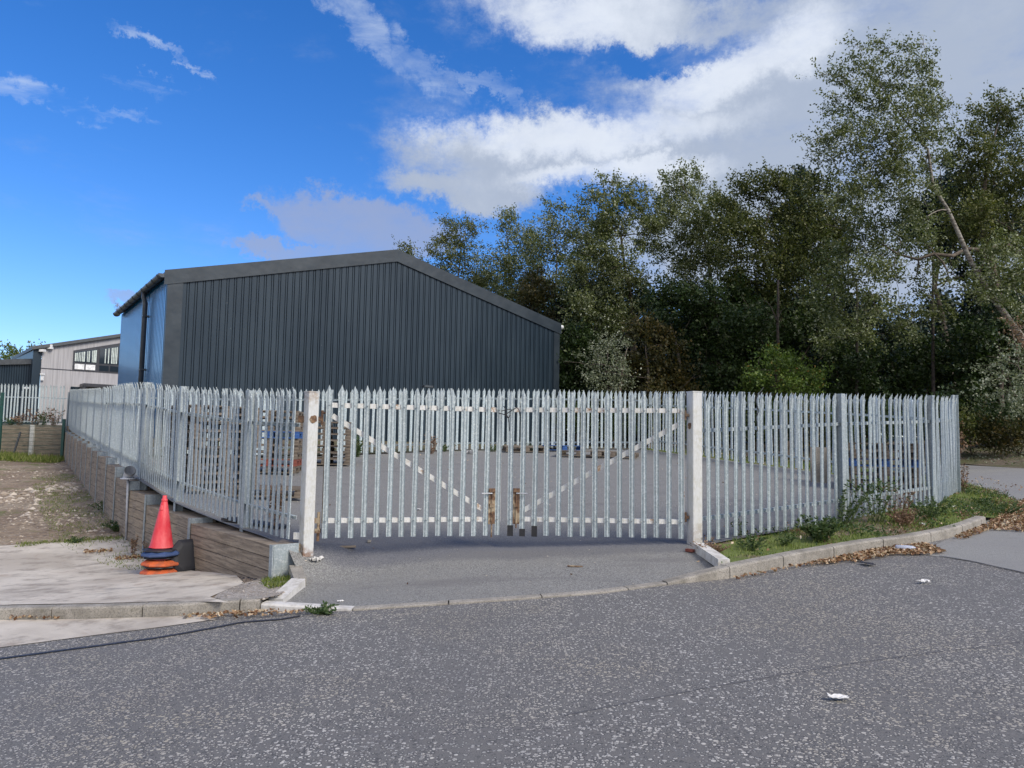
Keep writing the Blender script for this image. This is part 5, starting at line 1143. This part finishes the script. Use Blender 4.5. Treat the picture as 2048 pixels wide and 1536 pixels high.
for i, (px, h, m_) in enumerate([(40, .5, 'weed_dry'), (70, .75, 'weed_dry'), (88, .55, 'weed_green'), (108, .8, 'weed_dry'), (20, .3, 'weed_green')]):
    p = P(px, 852, 34.0); weed(['brown weed on the far timber wall, second from the left', 'brown dry weed above the white post of the far timber wall', 'green weed among the brown ones on the far timber wall', 'tallest brown seed heads on the far timber wall beside the fence corner', 'low green tuft at the left end of the far timber wall'][i], p[0], p[1], lambda x, y: 1.97, h, .35, 14, m=m_, L=.09, n=16, stemm='stem_brown', group=ft)
p = wallP[7]
wd_ = weed('small dark plant growing in the gutter of the shed', *(lambda q: (q[0], q[1]))(wp(-.2, 10.0, 0)), lambda x, y: eave, .55, .18, 7, m='weed_dry', L=.05, n=8, stemm='stem_brown')

# loose things
def lying(name, label, cat, px, py, zf, dims, rz, m, dz=0):
    x, y = hit(px, py, zf); return tag(link(name, MB().box((0, 0, dims[2]/2), dims).mesh(name, m), None, (x, y, zf(x, y)+.004+dz), rz), label, cat)
lying('plank', 'grey splintered stick lying on the driveway by the left gate leaf', 'stick', 685, 1096, zY, (.32, .035, .025), .25, 'sleeper')
lying('plank', 'brown sliver of wood lying in the middle of the driveway', 'stick', 1150, 1134, zY, (.17, .025, .012), -.15, 'rust')
lying('brick', 'broken red brick piece at the foot of the right gate post', 'brick', 1380, 1104, zY, (.10, .05, .03), -.8, 'pallet_red')
lying('stone', 'small dark stone on the driveway below the left gate leaf', 'stone', 738, 1085, zY, (.045, .035, .03), .4, 'kerb')
def crumple(label, px, py, zf, s, m='paper', h=.4):
    x, y = hit(px, py, zf); me = bpy.data.meshes.new('litter'); n = 7; V = []; Fc = []
    for i in range(n):
        for j in range(n): V.append(((i/(n-1)-.5)*s*2*(1+random.uniform(-.15, .15)), (j/(n-1)-.5)*s*(1+random.uniform(-.2, .2)), random.random()*s*h+.004))
    for i in range(n-1):
        for j in range(n-1): Fc.append((i*n+j, (i+1)*n+j, (i+1)*n+j+1, i*n+j+1))
    me.from_pydata(V, [], Fc); me.materials.append(MATS[m]); o = link('litter', me, None, (x, y, zf(x, y)+.004), random.uniform(0, 3)); o.modifiers.new('s', 'SOLIDIFY').thickness = .003; return tag(o, label, 'litter')
crumple('cream scrap of paper lying on the road at the lower right', 1676, 1397, zS, .05, h=.25)
crumple('small white scrap on the road near the kerb', 1848, 1165, zS, .05)
crumple('crumpled grey rag at the foot of the left gate post', 634, 1122, zY, .09, 'kerb_new', .6)
crumple('white scrap on the verge near the end of the fence', 1908, 1016, zG, .05, h=.8)
crumple('white scrap under the dried brown bush', 1845, 1052, zG, .05, h=.8)
crumple('curled white scrap at the foot of the back fence', 941, 908, zY, .13, h=.9)
crumple('pale scrap on the driveway near the white kerb', 681, 1204, zY, .03)
crumple('white and brown debris in the yard behind the left gate leaf', 838, 1020, zY, .05)
crumple('dark flattened lump on the road near the kerb', 1735, 1129, zS, .09, 'tar', .2)
crumple('yellow leaf like scrap at the left kerb', 372, 1236, zS, .03, 'pallet_wood')
x, y = hit(1815, 1103, zR); z = zR(x, y)+.04; bo = thing('bottle', 'clear plastic bottle with a red cap lying in the gutter leaves', 'bottle', (x, y, z))
def mbot(b): return {'Base Color': (.62, .68, .82), 'Roughness': .15, 'Transmission Weight': .35, 'IOR': 1.2}
mat('bottle_plastic', mbot)
part('bottle_body', MB().tube([(x-.13, y+.03, z), (x-.12, y+.03, z), (x, y, z), (x+.06, y-.015, z), (x+.09, y-.02, z)], [.02, .034, .034, .03, .013], 12), 'bottle_plastic', bo, True)
part('cap', MB().tube([(x+.09, y-.02, z), (x+.115, y-.026, z)], .016, 10), 'pallet_red', bo)
x, y = hit(1640, 1130, zR); tag(link('stick', MB().tube([(x-.15, y-.07, zR(x, y)+.02), (x+.05, y+.02, zR(x, y)+.03), (x+.22, y+.09, zR(x, y)+.02)], .006, 6).mesh('stick', 'sleeper')), 'thin pale stick lying in the leaves at the kerb', 'stick')
x, y = hit(215, 1108, zL); 
for px0, px1, py, lab in ((168, 225, 1106, 'line of dark debris lying in the upper concrete joint'), (232, 285, 1119, 'line of dark debris in the concrete joint beside the cones')):
    LT = scatter([hit(*q, zL) for q in [(px0, py-2), (px1, py-5), (px1, py), (px0, py+4)]], 160, lambda x, y: zL(x, y)+.015); tag(litter('debris', LT, .045), kind='stuff')

# ------------------------------------------------------------------ light and sky
SUN_AZ, SUN_EL = math.radians(128), math.radians(40)       # azimuth clockwise from +Y (the view direction)
sd = Vector((math.sin(SUN_AZ)*math.cos(SUN_EL), math.cos(SUN_AZ)*math.cos(SUN_EL), math.sin(SUN_EL)))
sl = bpy.data.lights.new('sun', 'SUN'); sl.energy = 2.7; sl.angle = math.radians(24); sl.color = (1, .915, .79)
so = link('sun', sl); so.rotation_euler = (-sd).to_track_quat('-Z', 'Y').to_euler()
w = bpy.data.worlds.new('World'); bpy.context.scene.world = w; w.use_nodes = True; b = NB(w.node_tree); bg = w.node_tree.nodes['Background']
sky = b.node('ShaderNodeTexSky', sky_type='NISHITA'); sky.sun_disc = False; sky.sun_elevation = SUN_EL; sky.sun_rotation = SUN_AZ; sky.air_density = 1.0; sky.dust_density = .2; sky.ozone_density = 2.5
dirv = b.node('ShaderNodeTexCoord').outputs['Generated']; q = b.xyz(dirv)
az = b.m('ARCTAN2', q[0], q[1]); el = b.m('ARCSINE', q[2])
def azel(px, py): d = ray(px, py); d = d/np.linalg.norm(d); return math.atan2(d[0], d[1]), math.asin(d[2])
wob = b.noise(dirv, 6, 9, .72, out=1); wo = b.xyz(wob)
az_w = b.m('ADD', az, b.m('MULTIPLY', b.m('SUBTRACT', wo[0], .5), .22)); el_w = b.m('ADD', el, b.m('MULTIPLY', b.m('SUBTRACT', wo[1], .5), .15))
def ell(px, py, rx, ry, rot=0, soft=1.0, warp=True):
    a0, e0 = azel(px, py); rx /= 1500; ry /= 1500; c, s = math.cos(math.radians(rot)), math.sin(math.radians(rot))
    A_ = b.m('SUBTRACT', az_w if warp else az, a0); E_ = b.m('SUBTRACT', el_w if warp else el, e0)
    u = b.m('DIVIDE', b.m('ADD', b.m('MULTIPLY', A_, c), b.m('MULTIPLY', E_, s)), rx); v = b.m('DIVIDE', b.m('SUBTRACT', b.m('MULTIPLY', E_, c), b.m('MULTIPLY', A_, s)), ry)
    d = b.m('SQRT', b.m('ADD', b.m('MULTIPLY', u, u), b.m('MULTIPLY', v, v))); return b.ss(d, 1-soft*.55, 1+soft*.45, 1, 0)
def mx(*a):
    r = a[0]
    for x_ in a[1:]: r = b.m('MAXIMUM', r, x_)
    return r
dsc = b.scale(dirv, (1, 1, 2.2)); fb = b.noise(dsc, 4.6, 10, .66, .15); fb2 = b.noise(dirv, 13, 8, .62)
# heavy cloud to the right, cumulus and low grey bank
bank = mx(ell(2000, 260, 780, 360, 0, .5), ell(1400, 300, 330, 75, 2, .9), ell(1080, 300, 260, 75, 5, .8), ell(1500, 190, 330, 90, 12, .8), ell(1200, 40, 260, 70, -4, 1.), ell(960, 375, 190, 40, -6, .9), ell(1700, 30, 500, 90, 0, 1.))
bank = b.m('SUBTRACT', bank, b.m('MULTIPLY', mx(ell(1350, 105, 130, 26, 6, 1.), ell(1160, 408, 170, 26, 4, 1.)), .55))
low = mx(ell(730, 445, 190, 62, -6, .5), ell(640, 505, 170, 26, 4, .6), ell(600, 425, 100, 16, 0, .9), ell(240, 610, 40, 16, -5, .8))
back_ = b.m('MULTIPLY', b.ss(q[1], .15, -.25), b.ss(fb, .40, .60))  # unseen clouds behind the camera, added to light the scene
cov = b.ss(b.m('ADD', bank, b.m('MULTIPLY', b.m('SUBTRACT', fb, .5), 1.9)), .08, 1.10)
cov = b.m('MAXIMUM', cov, b.m('MULTIPLY', b.ss(b.m('ADD', low, b.m('MULTIPLY', b.m('SUBTRACT', fb, .5), 1.7)), .15, 1.25), .80))
# cirrus, stretched noise
ci = b.noise(b.rot(dirv, (0, .45, .2), (2.2, 2.2, 9)), 2.6, 8, .62, 1.0); ci2 = b.noise(b.rot(dirv, (0, .75, 0), (2.2, 2, 5.5)), 3.4, 9, .62, .9)
cir = mx(ell(40, 172, 150, 24, -6, 1.3), ell(170, 205, 150, 15, -2, 1.4), ell(330, 130, 115, 13, -27, 1.5), ell(260, 175, 120, 18, -8, 1.3))
cir2 = mx(ell(740, 40, 250, 34, -30, 1.3), ell(850, 110, 100, 30, -42, 1.2), ell(950, 158, 110, 16, -8, 1.1), ell(1010, 195, 110, 20, -35, 1.3))
cirm = b.m('MAXIMUM', b.ss(b.m('ADD', cir, b.m('MULTIPLY', b.m('SUBTRACT', ci, .5), 3.2)), .62, 1.9), b.ss(b.m('ADD', cir2, b.m('MULTIPLY', b.m('SUBTRACT', ci2, .5), 2.6)), .34, 1.7))
cirm = b.m('MULTIPLY', cirm, .60)
# cloud shading: bright tops, grey bellies (cloud's own light)
bright = mx(ell(1180, 262, 330, 46, 0, 1.2), ell(930, 240, 90, 30, 0, 1.2), ell(1130, 50, 260, 70, 0, 1.4), ell(1450, 140, 260, 50, 14, 1.4), ell(1230, 350, 200, 30, 0, 1.2))
ccol = b.mix(b.ss(b.m('ADD', b.m('MULTIPLY', bright, .8), b.m('MULTIPLY', b.m('SUBTRACT', fb2, .5), 1.1)), -.05, .9), (.345, .405, .52), (.62, .67, .76))
ccol = b.mix(b.m('MULTIPLY', b.ss(low, .1, .6), .8), ccol, (.27, .32, .48))
ccol = b.mix(b.ss(q[1], .1, -.2), ccol, (1.22, 1.10, .96))  # clouds behind the camera brightened and warmed to offset the cool light
skyc = b.mix(1., sky.outputs[0], (.094, .101, .129), 'MULTIPLY')
hs = b.node('ShaderNodeHueSaturation'); hs.inputs['Saturation'].default_value = 1.22; hs.inputs['Value'].default_value = 1.15; b.put(hs.inputs['Color'], skyc); skyc = hs.outputs[0]
col = b.mix(b.m('MAXIMUM', cov, back_), skyc, ccol); col = b.mix(cirm, col, (.60, .68, .78))
w.node_tree.links.new(col, bg.inputs[0]); bg.inputs[1].default_value = 1.0
sc = bpy.context.scene; sc.view_settings.view_transform = 'Standard'; sc.view_settings.look = 'None'; sc.view_settings.exposure = 0.3; sc.view_settings.gamma = 1
sc.cycles.max_bounces = 6; sc.cycles.transparent_max_bounces = 4
